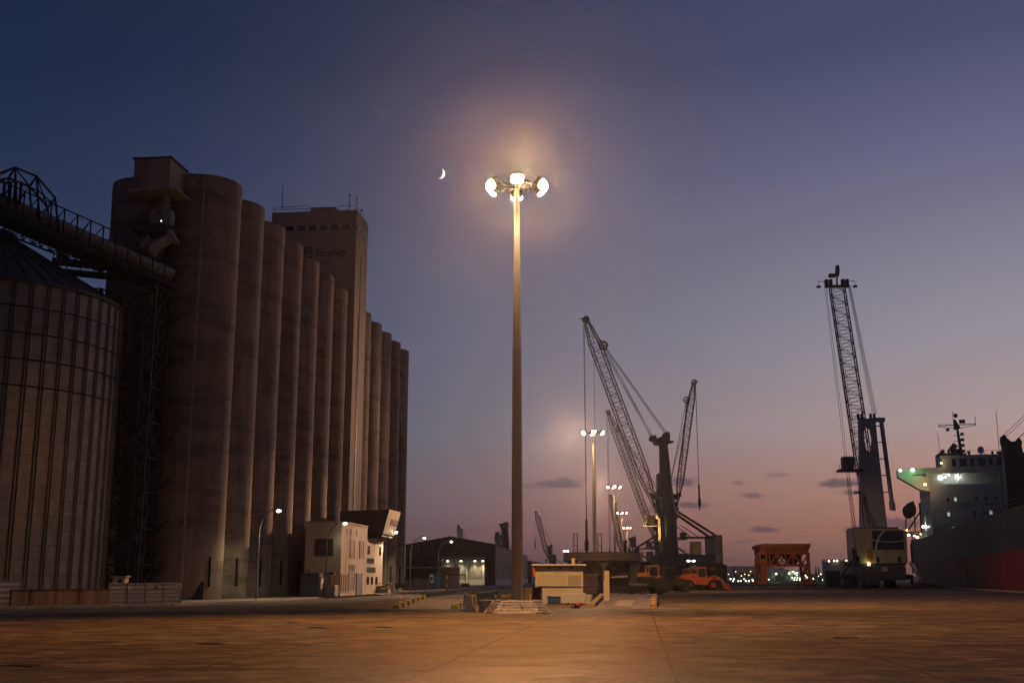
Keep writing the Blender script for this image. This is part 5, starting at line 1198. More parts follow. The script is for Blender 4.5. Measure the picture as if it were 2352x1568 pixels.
        e_ = ends[0]; m = MB(); m.bbox(e_.x-.5, e_.x+.5, e_.y-.5, e_.y+.5, e_.z-1.6, e_.z, .15); m.build('hook_block', M_dark, t)
    return t
YA = 250.0
cA = crane('largest dark harbour crane at centre, lattice boom leaning up to the left', (vx(1542, YA), YA, 0), P(1347, 737, YA-3), hook=14, body=M_cblue)
ba = cA.location
lampA = thing('crane_lamp', 'yellow work lamp lighting the boom foot of the largest crane', 'lamp', (ba.x-9.2, ba.y+1.2, 6.2)); m = MB(); m.bbox(-.25, .25, -.2, .2, 0, .4, .05); m.build('housing', M_dark, lampA); m = MB(); m.ball((.1, 0, .42), .16); m.build('lens', L_amber, lampA)
lamp('SPOT', (ba.x-9, ba.y+1.2, 7.0), 16000, (1, .70, .28), None, (ba.x-2.6, ba.y, 14.5), 62, .7, .2)
m = MB(); m.tube((0, 0, -1.2), (0, 0, 0), .08); m.build('bracket', M_dark, lampA)
YB = 430.0
crane('thin harbour crane behind the largest one, boom leaning left past the second mast', (vx(1521, YB), YB, 0), P(1398, 948, YB-10), hook=12, body=M_cgrey, tower=M_cgrey, top=33, nb=34, detail=False, bsec=(2.0, 1.9), ch=(.2, .1))
YC = 345.0
crane('harbour crane whose boom leans to the right, hook hanging free against the sky', (vx(1540, YC), YC, 0), P(1593, 880, YC), hook=29.5, body=M_dark, tower=M_dark, top=27, nb=34, detail=False, bsec=(1.9, 1.9), ch=(.18, .09), piv_z=22)
YD = 222.0; bD = Vector((vx(2030, YD), YD, 0)); tD = P(1922, 655, YD+16); tD.z -= .4
hk = P(1967, 1276, YD-6)
crane('pale grey harbour crane at right with blue emblem on its cream rear house', bD+Vector((-1.4, 3.5, 0)), tD, style='house', ropeto=[hk, hk+Vector((.5, .2, .2)), P(1987, 1222, YD-5), P(1995, 1205, YD-4)], boomm=M_dark, nb=30)
# far cranes beyond the warehouse and down the quay
def far_crane(label, px, Y, tip, top, hook=20):
    return crane(label, (vx(px, Y), Y, 0), tip, hook=hook, body=M_dark, tower=M_dark, top=top, nb=22, detail=False, bsec=(2.8, 2.8), ch=(.5, .22))
far_crane('small far crane with raised boom seen right of the main mast', 1268, 820, P(1231, 1176, 820), EYE+(1328-1254)/FPX*820, 30)
far_crane('crane boom tip peeping over the warehouse ridge', 1075, 760, P(1053, 1208, 760), 26, 20)
fc = crane('far crane with thick tower and lit boom tip behind the warehouse eave', (vx(1163, 520), 520, 0), P(1142, 1226, 515), hook=22, body=M_dark, tower=M_dark, top=EYE+(1328-1206)/FPX*520, nb=14, detail=False, bsec=(2, 2), ch=(.4, .18), piv_z=9)
far_crane('tiny far crane head right of the floodlight masts', 1461, 640, P(1440, 1262, 640), EYE+(1328-1237)/FPX*640, 12)
far_crane('thin far crane boom between the two nearest hoist ropes', 1440, 700, P(1403, 1138, 700), 24, 14)
# portal frames of the distant container cranes
pf = None
for px, lab in ((1323, 'distant slender portal crane frame left of the second mast'), (1379, 'distant slender portal crane frame right behind the second mast')):
    Y = 900; x = vx(px, Y); zt2 = EYE+(1328-1228)/FPX*Y
    if pf is None:
        pf = thing('portal_crane', lab, 'crane', (x, Y, 0), 0, 'distant portal cranes'); m = MB()
        for s_ in (-1, 1): m = MB(); m.bar((s_*1.6, 0, 0), (s_*1.3, 0, zt2), .7); m.build('leg', M_dark, pf)
        m = MB()
        for k in range(4): z_ = zt2*(k+1)/4; m.bar((-1.5, 0, z_-.3), (1.5, 0, z_-.3), .6)
        m.box(1.3, 4, -2, 2, zt2*.0+2, zt2*.18); m.build('cross_beam', M_dark, pf)
    else: dup(pf, (x, Y, 0), 0, lab)
t = thing('chimney', 'short dark chimney over the far warehouse roof left of the hopper', 'chimney', (vx(1274, 520), 520, 0)); m = MB(); m.tube((0, 0, 0), (0, 0, EYE+(1328-1275)/FPX*520), .9, .85, 12); m.build('stack', M_dark, t); m = MB(); m.torus((0, 0, EYE+(1328-1276)/FPX*520), .9, .12); m.build('rim', M_dark, t)

# ================================================================== ORANGE GANTRY HOPPER
OY = 246.0; ox0, ox1 = vx(1752, OY), vx(1861, OY); OW = ox1-ox0
gh = thing('gantry_hopper', 'rusty orange wheeled gantry hopper standing alone on the quay', 'gantry hopper', (ox0, OY, 0), R(-2))
def oz(py): return EYE+(1328-py)/FPX*OY
m = MB()
for x in (0, OW):
    m = MB()
    for y in (0, 8): m.bar((x, y, 1.0), (x+( .35 if x == 0 else -.35), y, oz(1271)), .55)
    m.bar((x, 0, 1.3), (x, 8, 1.3), .5); m.bar((x, 0, 1.5), (x, 8, oz(1290)), .3); m.bar((x, 8, 1.5), (x, 0, oz(1290)), .3); m.build('leg_frame', M_rusto, gh)
m = MB()
for y in (0, 8):
    for py in (1298, 1272): m.bar((0, y, oz(py)), (OW, y, oz(py)), .42)
    k = 6
    for i in range(k):
        a_, b_ = (1298, 1272) if i % 2 else (1272, 1298); m.bar((OW*i/k, y, oz(a_)), (OW*(i+1)/k, y, oz(b_)), .28); m.bar((OW*(i+1)/k, y, oz(1298)), (OW*(i+1)/k, y, oz(1272)), .25)
for x in (0, OW): m.bar((x, 0, oz(1298)), (x, 8, oz(1298)), .4); m.bar((x, 0, oz(1272)), (x, 8, oz(1272)), .4)
m.build('truss_girder', M_rusto, gh)
m = MB(); zc, zt3 = oz(1270), oz(1251); x0, x1 = -.6, OW+.3
m.add([(x0+.7, 0, zc), (x1-.5, 0, zc), (x1-.5, 8, zc), (x0+.7, 8, zc), (x0, -.6, zt3-.5), (x1, -.6, zt3-.5), (x1, 8.6, zt3-.5), (x0, 8.6, zt3-.5), (x0+.9, -.6, zt3), (x1, -.6, zt3), (x1, 8.6, zt3), (x0+.9, 8.6, zt3)],
      [(0, 1, 5, 4), (1, 2, 6, 5), (2, 3, 7, 6), (3, 0, 4, 7), (4, 5, 9, 8), (5, 6, 10, 9), (6, 7, 11, 10), (7, 4, 8, 11)]); m.build('top_bin', M_rusto, gh)
for cx_ in (OW*.28, OW*.72):
    m = MB(); zb2 = oz(1297); hw = OW*.21; m.add([(cx_-hw, .6, zc), (cx_+hw, .6, zc), (cx_+hw, 7.4, zc), (cx_-hw, 7.4, zc), (cx_-.6, 3.2, zb2), (cx_+.6, 3.2, zb2), (cx_+.6, 4.8, zb2), (cx_-.6, 4.8, zb2)], [(0, 1, 5, 4), (1, 2, 6, 5), (2, 3, 7, 6), (3, 0, 4, 7), (4, 5, 6, 7)]); m.build('funnel', pm('dark rusty funnel', (.10, .035, .02), (.075, .028, .018), .9, .8), gh)
m = MB(); m.prism([(-1.0, oz(1298)), (1.0, oz(1298)), (1.0, oz(1265)), (-.2, oz(1265)), (-1.0, oz(1271))], -1.2, -.3, 'y'); m.box(-1.6, -1.0, -1, -.4, oz(1296), oz(1285)); cbn = m.build('operator_cabin', M_rusto, gh); m = MB(); m.ring([(-.55, oz(1286)), (.75, oz(1286)), (.75, oz(1274)), (-.55, oz(1274))], [(-.42, oz(1285)), (.62, oz(1285)), (.62, oz(1275)), (-.42, oz(1275))], -1.28, -1.2, 'y'); fr_ = m.build('window', M_cyel, cbn); m = MB(); m.box(-.42, .62, -1.22, -1.203, oz(1285), oz(1275)); m.build('pane', M_glass, fr_)
m = MB(); m.box(-.3, .9, -.5, .5, .9, oz(1299)); m.build('cable_cabinet', M_rusto, gh)
for x in (0, OW):
    for y in (0, 8):
        for dx_ in (-.75, .75): wheel(gh, x+dx_, y, .55, .45, M_dark)
        m = MB(); m.box(x-1.0, x+1.0, y-.35, y+.35, .55, 1.0); m.build('bogie', M_rusto, gh)
m = MB(); m.bar((OW*.5-1.0, 4, oz(1299)), (OW*.5, 4, oz(1305)), .2); m.bar((OW*.5+1.0, 4, oz(1299)), (OW*.5, 4, oz(1305)), .2); m.build('spill_plate', M_rusto, gh)
t = thing('ore_heap', 'low reddish heap of bulk cargo at the foot of the pale crane', 'heap', (vx(2118, 212), 212, 0)); m = MB(); N_ = 24; vs_ = [(0, 0, .95)]
for j in range(1, 5):
    for i in range(N_): a = 2*PI*i/N_; rr = 3.4*j/4*(1+.12*math.sin(3*a+j)); vs_.append((rr*math.cos(a)*1.3, rr*math.sin(a)*.8, .95*(1-(j/4)**1.3)+.06*math.sin(5*a+j)*(j < 4)))
fs_ = [(0, 1+i, 1+(i+1) % N_) for i in range(N_)]
for j in range(3):
    for i in range(N_): fs_.append((1+j*N_+i, 1+(j+1)*N_+i, 1+(j+1)*N_+(i+1) % N_, 1+j*N_+(i+1) % N_))
m.add(vs_, fs_, True); m.build('pile', pm('red bulk ore', (.24, .09, .055), (.18, .07, .045), 3, .95, bump=.5), t)

# ================================================================== SHIP
SY0 = 314.0
sang = math.atan2(.25, 1)
def sx_side(Y): return qx(Y)+1.6
sh = thing('bulk_carrier', 'large dark hulled cargo ship with red bottom and white superstructure at the quay', 'ship', (sx_side(SY0), SY0, 0), -sang)
# local frame: y runs aft to fore as negative, x across to the right; origin at stern, quay side
LB, BM = 205.0, 29.0
def station(s):
    """half breadths of the quay side and far side at deck, mid, bottom"""
    if s < 14: k = .62+.38*(s/14)**.5
    elif s > LB-30: k = max(.02, 1-((s-(LB-30))/30)**1.8)
    else: k = 1
    kb = max(.05, min(1, (s+1)/26))**.7 * (1 if s < LB-34 else max(.02, 1-((s-(LB-34))/34)**1.5))
    return k, kb
def hull_pt(s, z, side):
    k, kb = station(s); f = max(0, min(1, (z+3)/9.0)); kk = kb+(k-kb)*f
    sh_z = z + (1.4*max(0, (26-s)/26)**1.5 if z > 9 else 0)
    rake = -max(0, (9-z))*.35 if s < 1 else 0
    return (BM/2 + side*BM/2*kk, -s + rake, sh_z)
SS = [0, 2, 4, 7, 10, 14, 18, 22, 26, 40, 60, 80, 100, 120, 140, 160, 171, 178, 184, 190, 195, 199, 203, LB]
ZRED = 5.4
def hull(zs, name, mat):
    m = MB(); nz = len(zs)
    for side in (-1, 1):
        vs_ = [hull_pt(s, z, side) for s in SS for z in zs]
        m.add(vs_, [(i*nz+j, (i+1)*nz+j, (i+1)*nz+j+1, i*nz+j+1) for i in range(len(SS)-1) for j in range(nz-1)], True)
    for i in (0, len(SS)-1):
        vs_ = [hull_pt(SS[i], z, -1) for z in zs]+[hull_pt(SS[i], z, 1) for z in zs]; m.add(vs_, [(j, j+1, nz+j+1, nz+j) for j in range(nz-1)])
    return m.build(name, mat, sh)
M_hull = pm('dark hull paint', (.028, .03, .034), (.022, .023, .026), .15, .6, 0, (1, 1, .4), c3=(.05, .035, .03), s3=.1)
M_hred = pm('red bottom paint', (.22, .018, .014), (.17, .016, .013), .15, .65, 0, (1, .3, 1), c3=(.07, .025, .02), s3=.12)
hull([ZRED, 7, 9, 9.01, 11.0], 'hull', M_hull); hull([-4, -2, 0, 2, 4, ZRED-.01], 'hull_bottom', M_hred)
m = MB(); vs_ = [hull_pt(s, 10.98, side) for s in SS for side in (-1, 1)]; m.add([(x, y, z-.6) for x, y, z in vs_], [(2*i, 2*i+1, 2*i+3, 2*i+2) for i in range(len(SS)-1)]); m.build('deck', M_dark, sh)
m = MB()
for s in list(range(1, 30, 2)) + list(range(30, 170, 4)):
    x, y, z = hull_pt(s, 11.0, -1); m.bar((x+.2, y, z), (x+.2, y, z+1.1), .07)
for s0, s1 in zip(SS[:-8], SS[1:-7]):
    a_, b_ = hull_pt(s0, 11.0, -1), hull_pt(s1, 11.0, -1)
    for dz_ in (.55, 1.1): m.bar((a_[0]+.2, a_[1], a_[2]+dz_), (b_[0]+.2, b_[1], b_[2]+dz_), .07)
m.build('railing', M_dark, sh)
for s_, z0_, z1_ in ((112, .6, 4.0),): m = MB(); m.box(-.04, -.005, -s_-.28, -s_+.28, z0_, z1_); m.build('draught_mark', M_white, sh)
m = MB(); m.box(-.35, -.0, -16.5, -15.8, 3, 10.4); m.build('fender_strip', M_dark, sh)
# superstructure
def SL(px, py, Y): return Matrix.Rotation(sang, 4, 'Z') @ (P(px, py, Y)-Vector((sx_side(SY0), SY0, 0)))
FY = 272.0
fl = SL(2141, 1200, FY); x0 = fl.x; yf = fl.y; zdk = 10.4
M_ship = pm('ship white paint', (.62, .61, .60), (.53, .52, .51), .3, .6, 0, (1, 1, .3), c3=(.30, .24, .2), s3=.25, t3=(.6, .85))
zw0 = P(2100, 1112, FY).z; zw1 = P(2100, 1074, FY).z; zwr = P(2200, 1049, FY).z; zrec = P(2200, 1088, FY).z
x1 = BM-1.5
m = MB(); m.box(x0, x1, yf, yf+24, zdk, zw0-.02); m.build('accommodation_block', M_ship, sh)
m = MB(); m.box(x0+3.2, x1-3, yf+2.2, yf+14, zw0, zrec-.02); m.box(x0, x0+3.19, yf, yf+14, zw0, zrec-.02); m.box(x1-2.99, x1, yf, yf+14, zw0, zrec-.02)
for k in range(1, 5): m.box(x0+3.2+(x1-x0-6.2)*k/5-.12, x0+3.2+(x1-x0-6.2)*k/5+.12, yf, yf+.3, zw0, zrec-.02)
m.build('open_deck', M_ship, sh)
tipx = SL(2063, 1090, FY).x
m = MB(); m.box(x0, x1, yf-.3, yf+13, zrec, zw1)
m.prism([(tipx, zw0+.5), (tipx+.3, zw0+.2), (x0+.4, zw0-1.7), (x0+.001, zw0-.6), (x0-.02, zw0-.6)], yf-.3, yf+2.5, 'y') if False else None
m.build('bridge_deck', M_ship, sh)
m = MB(); m.ring([(tipx, zrec-.55), (x0-2.2, zw0-1.2), (x0-.003, zw0-1.7), (x0-.003, zw1), (x0-3, zw1-.1), (tipx, zw1-.35)], [(x0-4.0, zrec-.35), (x0-2.2, zrec-.55), (x0-.7, zrec-.7), (x0-.7, zrec-.0), (x0-2.2, zrec-.02), (x0-3.6, zrec-.2)], yf-.3, yf+3.2, 'y'); wg = m.build('bridge_wing', M_ship, sh)
m = MB(); m.box(tipx+.1, x0-.1, yf+.2, yf+3, zrec-.0, zrec+.05); m.build('wing_floor', M_ship, wg)
wx0 = SL(2163, 1060, FY).x
m = MB(); m.box(wx0, x1-1.2, yf+.2, yf+9, zw1+.002, zwr); m.build('wheelhouse', M_ship, sh)
for k in range(7):
    a_ = SL(2190+k*20.3, 1070, FY).x; wdt = 1.6 if k % 2 else .85
    m = MB(); m.box(a_-wdt/2, a_+wdt/2, yf+.14, yf+.197, zw1+.25, zwr-.55); m.build('bridge_window', M_glass, sh)
m = MB(); m.box(wx0-.3, x1-.9, yf-.1, yf+9.3, zwr+.002, zwr+.3); m.build('wheelhouse_roof', M_ship, sh)
def pane(px, py, w_, h_, mat, nm='porthole', off=0.0):
    q = SL(px, py, FY); m = MB(); m.box(q.x-w_/2, q.x+w_/2, yf-.05-off, yf-.004-off, q.z-h_/2, q.z+h_/2); return m.build(nm, mat, sh)
for px, py, lit in ((2176, 1148, 0), (2193, 1147, 1), (2239, 1147, 0), (2260, 1146, 0), (2282, 1145, 0), (2326, 1143, 0), (2178, 1181, 1), (2236, 1179, 0), (2257, 1178, 0), (2271, 1178, 1), (2292, 1177, 0), (2346, 1173, 0), (2190, 1215, 1), (2210, 1214, 0), (2254, 1212, 1)):
    pane(px, py, .55, .85, L_port if lit else M_glass)
ft = SL(2243, 1160, FY); text('SAFETY', 1.05, M_letter, sh, (ft.x-2.1, yf-.03, ft.z), (PI/2, 0, 0), .02, .92); text('FIRST', 1.05, M_letter, sh, (ft.x+2.3, yf-.03, ft.z), (PI/2, 0, 0), .02, .92)
for y_ in (4, 8, 12, 17, 21):
    for z_ in (13.5, 17, 20.5): m = MB(); m.box(x0-.05, x0-.004, yf+y_-.4, yf+y_+.4, z_, z_+.9); m.build('porthole', M_glass, sh)
# stern deck, lifeboat, mast, funnel
m = MB(); q = SL(2098, 1221, 300); m.box(q.x-2.5, x0+8, -16, 4.5, q.z-.3, q.z); m.build('poop_deck', M_dark, sh)
m = MB()
for k in range(7): m.bar((q.x-2.4, -15+k*3.2, q.z), (q.x-2.4, -15+k*3.2, q.z+1.1), .08); m.bar((q.x-2.2+k*1.2, 4.4, q.z), (q.x-2.2+k*1.2, 4.4, q.z+1.1), .08)
m.bar((q.x-2.4, -15, q.z+1.1), (q.x-2.4, 4.4, q.z+1.1), .08); m.bar((q.x-2.2, 4.4, q.z+1.1), (x0+7, 4.4, q.z+1.1), .08)
m.bar((q.x-2, -14, q.z-.3), (q.x-2, -14, q.z-3.5), .4); m.bar((q.x-2, 3, q.z-.3), (q.x-2, 3, q.z-3.5), .4); m.build('poop_railing', M_dark, sh)
lb = SL(2089, 1172, 300); m = MB(); m.X = Matrix.Translation(lb) @ Matrix.Rotation(R(24), 4, 'Y'); m.ball((0, 0, -.1), 1.0, 16, 12, (1.75, 1.5, 1.75)); m.lathe([(1.45, .7), (1.2, 1.5), (.55, 2.2), (.12, 2.7), (0, 2.75)], 14); m.lathe([(0, -2.2), (.9, -1.9), (1.4, -1.0)], 14); m.build('lifeboat', pm('lifeboat dark orange', (.10, .03, .015), (.075, .025, .014), 1, .6), sh)
m = MB()
for a_, b_ in ((-1.6, -3.4), (1.9, 2.6)): m.bar((lb.x+a_*.6, lb.y, lb.z-1.5), (lb.x+b_*.4, lb.y, q.z), .3)
m.bar((lb.x-1, lb.y, q.z), (lb.x+2.4, lb.y, lb.z-.6), .35); m.bar((lb.x+2.6, lb.y, q.z), (lb.x+2.6, lb.y, lb.z+2), .4); m.bar((lb.x+2.6, lb.y, lb.z-1.4), (lb.x+6, lb.y, lb.z-1.4), .3); m.bar((lb.x+4.3, lb.y, q.z), (lb.x+4.3, lb.y, lb.z+1), .12); m.bar((lb.x+5.1, lb.y, q.z), (lb.x+5.1, lb.y, lb.z+1), .12); m.build('lifeboat_davit', M_dark, sh)
ms = SL(2204, 1052, FY+5); my = ms.y; zs = lambda py: P(2204, py, FY+5).z
m = MB(); m.tube((ms.x+.6, my, zwr), (ms.x, my, zs(985)), .45, .3, 10); m.tube((ms.x, my, zs(985)), (ms.x-.5, my, zs(963)), .9, .25, 10); m.tube((ms.x-.75, my, zs(975)), (ms.x-.75, my, zs(944)), .07)
m.bar((ms.x-4.4, my, zs(976)), (ms.x+4.4, my, zs(975)), .18); m.bar((ms.x-4.4, my, zs(978)), (ms.x, my, zs(984)), .12); m.bar((ms.x+4.4, my, zs(977)), (ms.x, my, zs(984)), .12); m.tube((ms.x+4.2, my, zs(975)), (ms.x+4.3, my, zs(957)), .08)
for x_ in (-4.2, -3.5, -2.5, -1.6, 1.8, 2.6): m.tube((ms.x+x_, my, zs(976)), (ms.x+x_, my, zs(972)), .07)
m.ball((ms.x-.15, my, zs(954)), .5, sc3=(1, 1, 1.15)); m.box(ms.x+.6, ms.x+1.9, my-.4, my+.4, zs(972), zs(964)); m.box(ms.x-2.6, ms.x-1.8, my-.2, my+.2, zs(989), zs(983))
for k in range(4): z_ = zs(1000+k*13); m.bar((ms.x-1.0, my, z_), (ms.x+1.5, my, z_+.1), .14); m.bbox(ms.x+.6, ms.x+1.4, my-.3, my+.3, z_+.1, z_+.7, .08)
m.build('radar_mast', M_dark, sh)
f0_ = SL(2190, 1052, FY+8); m = MB(); m.box(wx0+.2, f0_.x+3, yf+9.5, yf+15, zw1, P(2190, 1041, FY+8).z)
for px, py, r_ in ((2167, 1040, .7), (2179, 1035, .3), (2186, 1036, .3), (2194, 1031, 1.1)): a_ = SL(px, py, FY+10); m.tube((a_.x, a_.y, zw1+2), (a_.x, a_.y, a_.z), r_, n=14); m.tube((a_.x, a_.y, a_.z), (a_.x-r_*.9, a_.y, a_.z+r_*.7), r_, r_*.95, 14)
m.build('funnel', M_dark, sh)
a_ = SL(2254, 1049, FY+3); m = MB(); m.tube((a_.x, a_.y, zwr), (a_.x, a_.y, a_.z+1.0), .12); m.bar((a_.x-.5, a_.y, zwr+.3), (a_.x, a_.y, zwr+1.4), .1); m.bar((a_.x+.5, a_.y, zwr+.3), (a_.x, a_.y, zwr+1.4), .1); m.lathe([(0, a_.z+.9), (.55, a_.z+.95), (.75, a_.z+1.5), (.7, a_.z+2.1), (.4, a_.z+2.5), (0, a_.z+2.6)], 18, (a_.x, a_.y, 0)); m.build('satellite_dome', M_ship, sh)
m = MB()
for px in (2160, 2262): a_ = SL(px, 1049, FY+2); m.tube((a_.x, a_.y, zwr), (a_.x-.2, a_.y, zwr+(6 if px < 2200 else 2)), .05)
for px, w_ in ((2226, .7), (2280, .5), (2297, 1.4)): a_ = SL(px, 1049, FY+2); m.tube((a_.x, a_.y, zwr), (a_.x, a_.y, zwr+1.0), .2); m.box(a_.x-w_/2, a_.x+w_/2, a_.y-.2, a_.y+.2, zwr+1.0, zwr+1.6)
for k in range(9): x_ = wx0+3+k*1.7; m.tube((x_, yf+.3, zwr+.3), (x_, yf+.3, zwr+1.3), .035)
m.tube((wx0+3, yf+.3, zwr+1.3), (wx0+17, yf+.3, zwr+1.3), .035); m.build('roof_fitting', M_dark, sh)
# ship lamps
SLM = (1, .9, .7)
for px, py, Y, mat, r_, pw, colr in ((2068, 1080, FY-1, L_white, .3, 120, (1, .9, .75)), (2096, 1079, FY-1.2, L_green, .42, 120, (.2, 1, .25)), (2125, 1112, FY-1.5, L_amber, .32, 250, (1, .6, .3)), (2162, 1063, FY-1.2, L_amber, .22, 60, (1, .7, .4)),
        (2179, 1090, FY+.2, L_white, .2, 0, SLM), (2161, 1097, FY-.2, L_white, .3, 160, (.9, 1, .9)), (2171, 1095, FY-.2, L_white, .24, 160, (.9, 1, .9)), (2201, 1095, FY+1, L_white, .33, 220, (.85, 1, .85)), (2256, 1094, FY+1, L_white, .33, 220, (.85, 1, .85)), (2279, 1091, FY-.4, L_amber, .2, 60, (1, .7, .5)),
        (2137, 1204, 285, L_amber, .28, 120, (1, .6, .35)), (2122, 1209, 287, L_white, .4, 200, (.8, 1, .75)), (2058+25, 1217, 298, L_amber, .22, 0, SLM), (2087, 1228, 300, L_white, .3, 60, SLM), (2100, 1230, 300, L_white, .22, 0, SLM), (2107, 1233, 301, L_white, .38, 120, (.7, 1, .7)), (2115, 1226, 299, L_amber, .22, 0, SLM)):
    q_ = SL(px, py, Y); m = MB(); m.ball(q_, r_, 12, 8, (1.15, .8, .9)); m.build('ship_lamp', mat, sh)
    if pw: lamp('POINT', P(px, py, Y-.7), pw*.5, colr, None, size=.25)
# ship's deck crane at the right edge
cq = SL(2330, 1100, 215); m = MB(); zc1 = P(2330, 1003, 215).z
M_crg = pm('ship crane green paint', (.055, .06, .038), (.045, .048, .03), .4, .65)
dk = thing('deck_crane', 'dark olive deck crane post with twin horns at the right edge, on the ship', 'crane', (P(2334, 1100, 215).x, 215, 10.4), -sang)
hh = zc1-10.4
m.add([(-2.1, -1.5, 0), (2.4, -1.5, 0), (2.4, 1.5, 0), (-2.1, 1.5, 0), (-2.0, -1.3, hh-2), (1.3, -1.3, hh-2), (1.3, 1.3, hh-2), (-2.0, 1.3, hh-2)], [(0, 3, 2, 1), (4, 5, 6, 7), (0, 1, 5, 4), (1, 2, 6, 5), (2, 3, 7, 6), (3, 0, 4, 7)]); m.build('post', M_crg, dk)
m = MB(); m.prism([(-2.0, hh-2), (1.3, hh-2), (1.5, hh-1.0), (1.0, hh-.2), (.4, hh-.9), (-.4, hh-.95), (-1.1, hh-.3), (-1.5, hh+.5), (-2.1, hh), (-2.2, hh-.8)], -.9, .9, 'y'); m.build('horn', M_dark, dk)
m = MB()
for a_ in ((-1.5, hh+.4), (-1.2, hh), (.9, hh-.4), (1.1, hh-.3)): m.tube((a_[0], 0, a_[1]), (a_[0]+14, -6, a_[1]+13), .06, n=4)
m.tube((-2.3, 0, hh-1), (1.2, 0, hh-1.0), .07); m.tube((-2.6, 0, 3), (-2.5, 0, hh+5), .05); m.build('stay_rope', M_rope, dk)
m = MB(); m.box(1.4, 2.0, -.5, .5, 2, hh-3); m.build('ladder_box', M_dark, dk)
dk2 = MB(); dk2.box(-3.5, 3.6, -3, 3, -.0, 3.2); dk2.build('pedestal', M_crg, dk)

# ================================================================== FAR SHORE
M_land = pm('dark far land', (.035, .035, .03), (.028, .028, .026), .05, .95)
mb = MB(); mb.prism([(150, 905), (900, 905), (1500, 1000), (1800, 2000), (150, 2000)], -4, -1.3, 'z'); tag(mb.build('far_shore', M_land), kind='structure')
rng = random.Random(11)
mb = MB(); nx, ny = 90, 14; vs_ = []
for j in range(ny+1):
    for i in range(nx+1):
        x = -1200+2900*i/nx; y = 2050+500*j/ny; k = math.sin(PI*j/ny)
        h = 13+11*math.sin(x*.0042+.6)+5*math.sin(x*.013+2)+2.2*math.sin(x*.041)+1.0*math.sin(x*.11+y*.02)
        vs_.append((x, y, -1.5+max(2, h)*1.15*k))
mb.add(vs_, [(j*(nx+1)+i, j*(nx+1)+i+1, (j+1)*(nx+1)+i+1, (j+1)*(nx+1)+i) for j in range(ny) for i in range(nx)], True); tag(mb.build('hills', pm('far hillside', (.06, .055, .05), (.045, .042, .04), .02, .95)), kind='structure')
# shore lamps
fl0 = None
SHL = [(1668, 1318), (1678, 1329), (1686, 1329), (1684, 1333.5), (1696, 1333.5), (1702, 1333), (1709, 1329), (1713, 1333.5), (1720, 1333.5), (1729, 1333), (1728, 1330), (1740, 1333.5), (1744, 1333), (1748, 1333.5), (1754, 1333.5), (1673.5, 1318), (1690, 1312), (1724, 1311.5), (1747, 1317), (1710.5, 1318), (1720, 1320), (1703, 1321.5),
       (1783, 1317), (1812, 1316), (1815, 1312), (1868, 1328), (1880, 1322), (1885, 1318), (1886, 1329), (1890, 1331), (1899, 1329), (1900, 1333), (1910, 1333), (1906, 1325), (1920, 1333), (1918, 1319), (1893, 1317), (1760, 1333.5), (1766, 1330), (1850, 1334), (1844, 1333), (1858, 1333)]
nl = {0: 'lamp in the long low row left of the orange gantry, on the far shore', 1: 'lamp among the scattered lights inside or right of the orange gantry, on the far shore', 2: 'tall orange lamp above the far shore, left of the orange gantry'}
for px, py in SHL:
    tall = py < 1325 and px < 1760; Y = 930+rng.uniform(-10, 60); p = P(px, py, Y); grp = 2 if tall else (0 if px < 1770 else 1)
    t = thing('shore_lamp', nl[grp], 'lamp', (p.x, p.y, -1.3), 0, ('low lamps on the far shore left of the gantry', 'far shore lamps right of the gantry leg', 'tall far shore lamps')[grp])
    m = MB(); m.tube((0, 0, 0), (0, 0, p.z+1.3), .12, n=6); m.build('post', M_dark, t)
    m = MB(); m.ball((0, 0, p.z+1.3), rng.uniform(.4, .62) if not tall else .42, 8, 6); m.build('bulb', (em('shore lamp white', (1, .93, .66), 6), em('shore lamp white', (1, .93, .66), 6), em('shore lamp orange', (1, .62, .32), 4))[grp], t)
# ship across the basin
fs = thing('moored_ship', 'distant lit ship across the basin seen through the orange gantry', 'ship', (P(1795, 1335, 880).x, 880, -2.5))
def fp(px, py): q_ = P(px, py, 880); return q_.x-fs.location.x, q_.z+2.5
m = MB(); a_, b_ = fp(1790, 1332)[0], fp(1872, 1332)[0]; h_ = fp(1800, 1333)[1]; m.prism([(a_+1, 0), (b_-3, 0), (b_, h_+1), (b_-1, h_+.3), (a_, h_)], -5, 5, 'y'); m.build('hull', M_dark, fs)
m = MB()
for px0, px1, pyt in ((1812, 1852, 1325), (1815, 1846, 1318), (1818, 1836, 1311)): m.box(fp(px0, 1330)[0], fp(px1, 1330)[0], -4, 4, h_, fp(px0, pyt)[1])
m.build('superstructure', M_ship, fs)
m = MB(); x_ = fp(1838, 1330)[0]; m.box(x_-3, x_+4, -2, 2, h_, fp(1838, 1309)[1]); m.tube((fp(1822, 1)[0], 0, h_), (fp(1822, 1)[0], 0, fp(1822, 1300)[1]), .25); m.build('funnel', M_dark, fs)
for px, py in ((1818, 1312), (1822, 1316), (1827, 1315), (1826, 1320), (1835, 1321.5), (1845, 1316), (1846, 1321), (1816, 1326), (1822, 1326), (1828, 1326), (1834, 1327), (1820, 1331), (1826, 1331), (1833, 1331), (1841, 1331), (1850, 1325)):
    x_, z_ = fp(px, py); m = MB(); m.ball((x_, -5.2, z_), .45, 8, 6); m.build('ship_lamp', em('far ship lamp', (.92, 1, .8), 4.5), fs)
lamp('POINT', (P(1797, 1326, 900).x, 900, 6), 9000, (.55, 1, .35), None, size=.5)
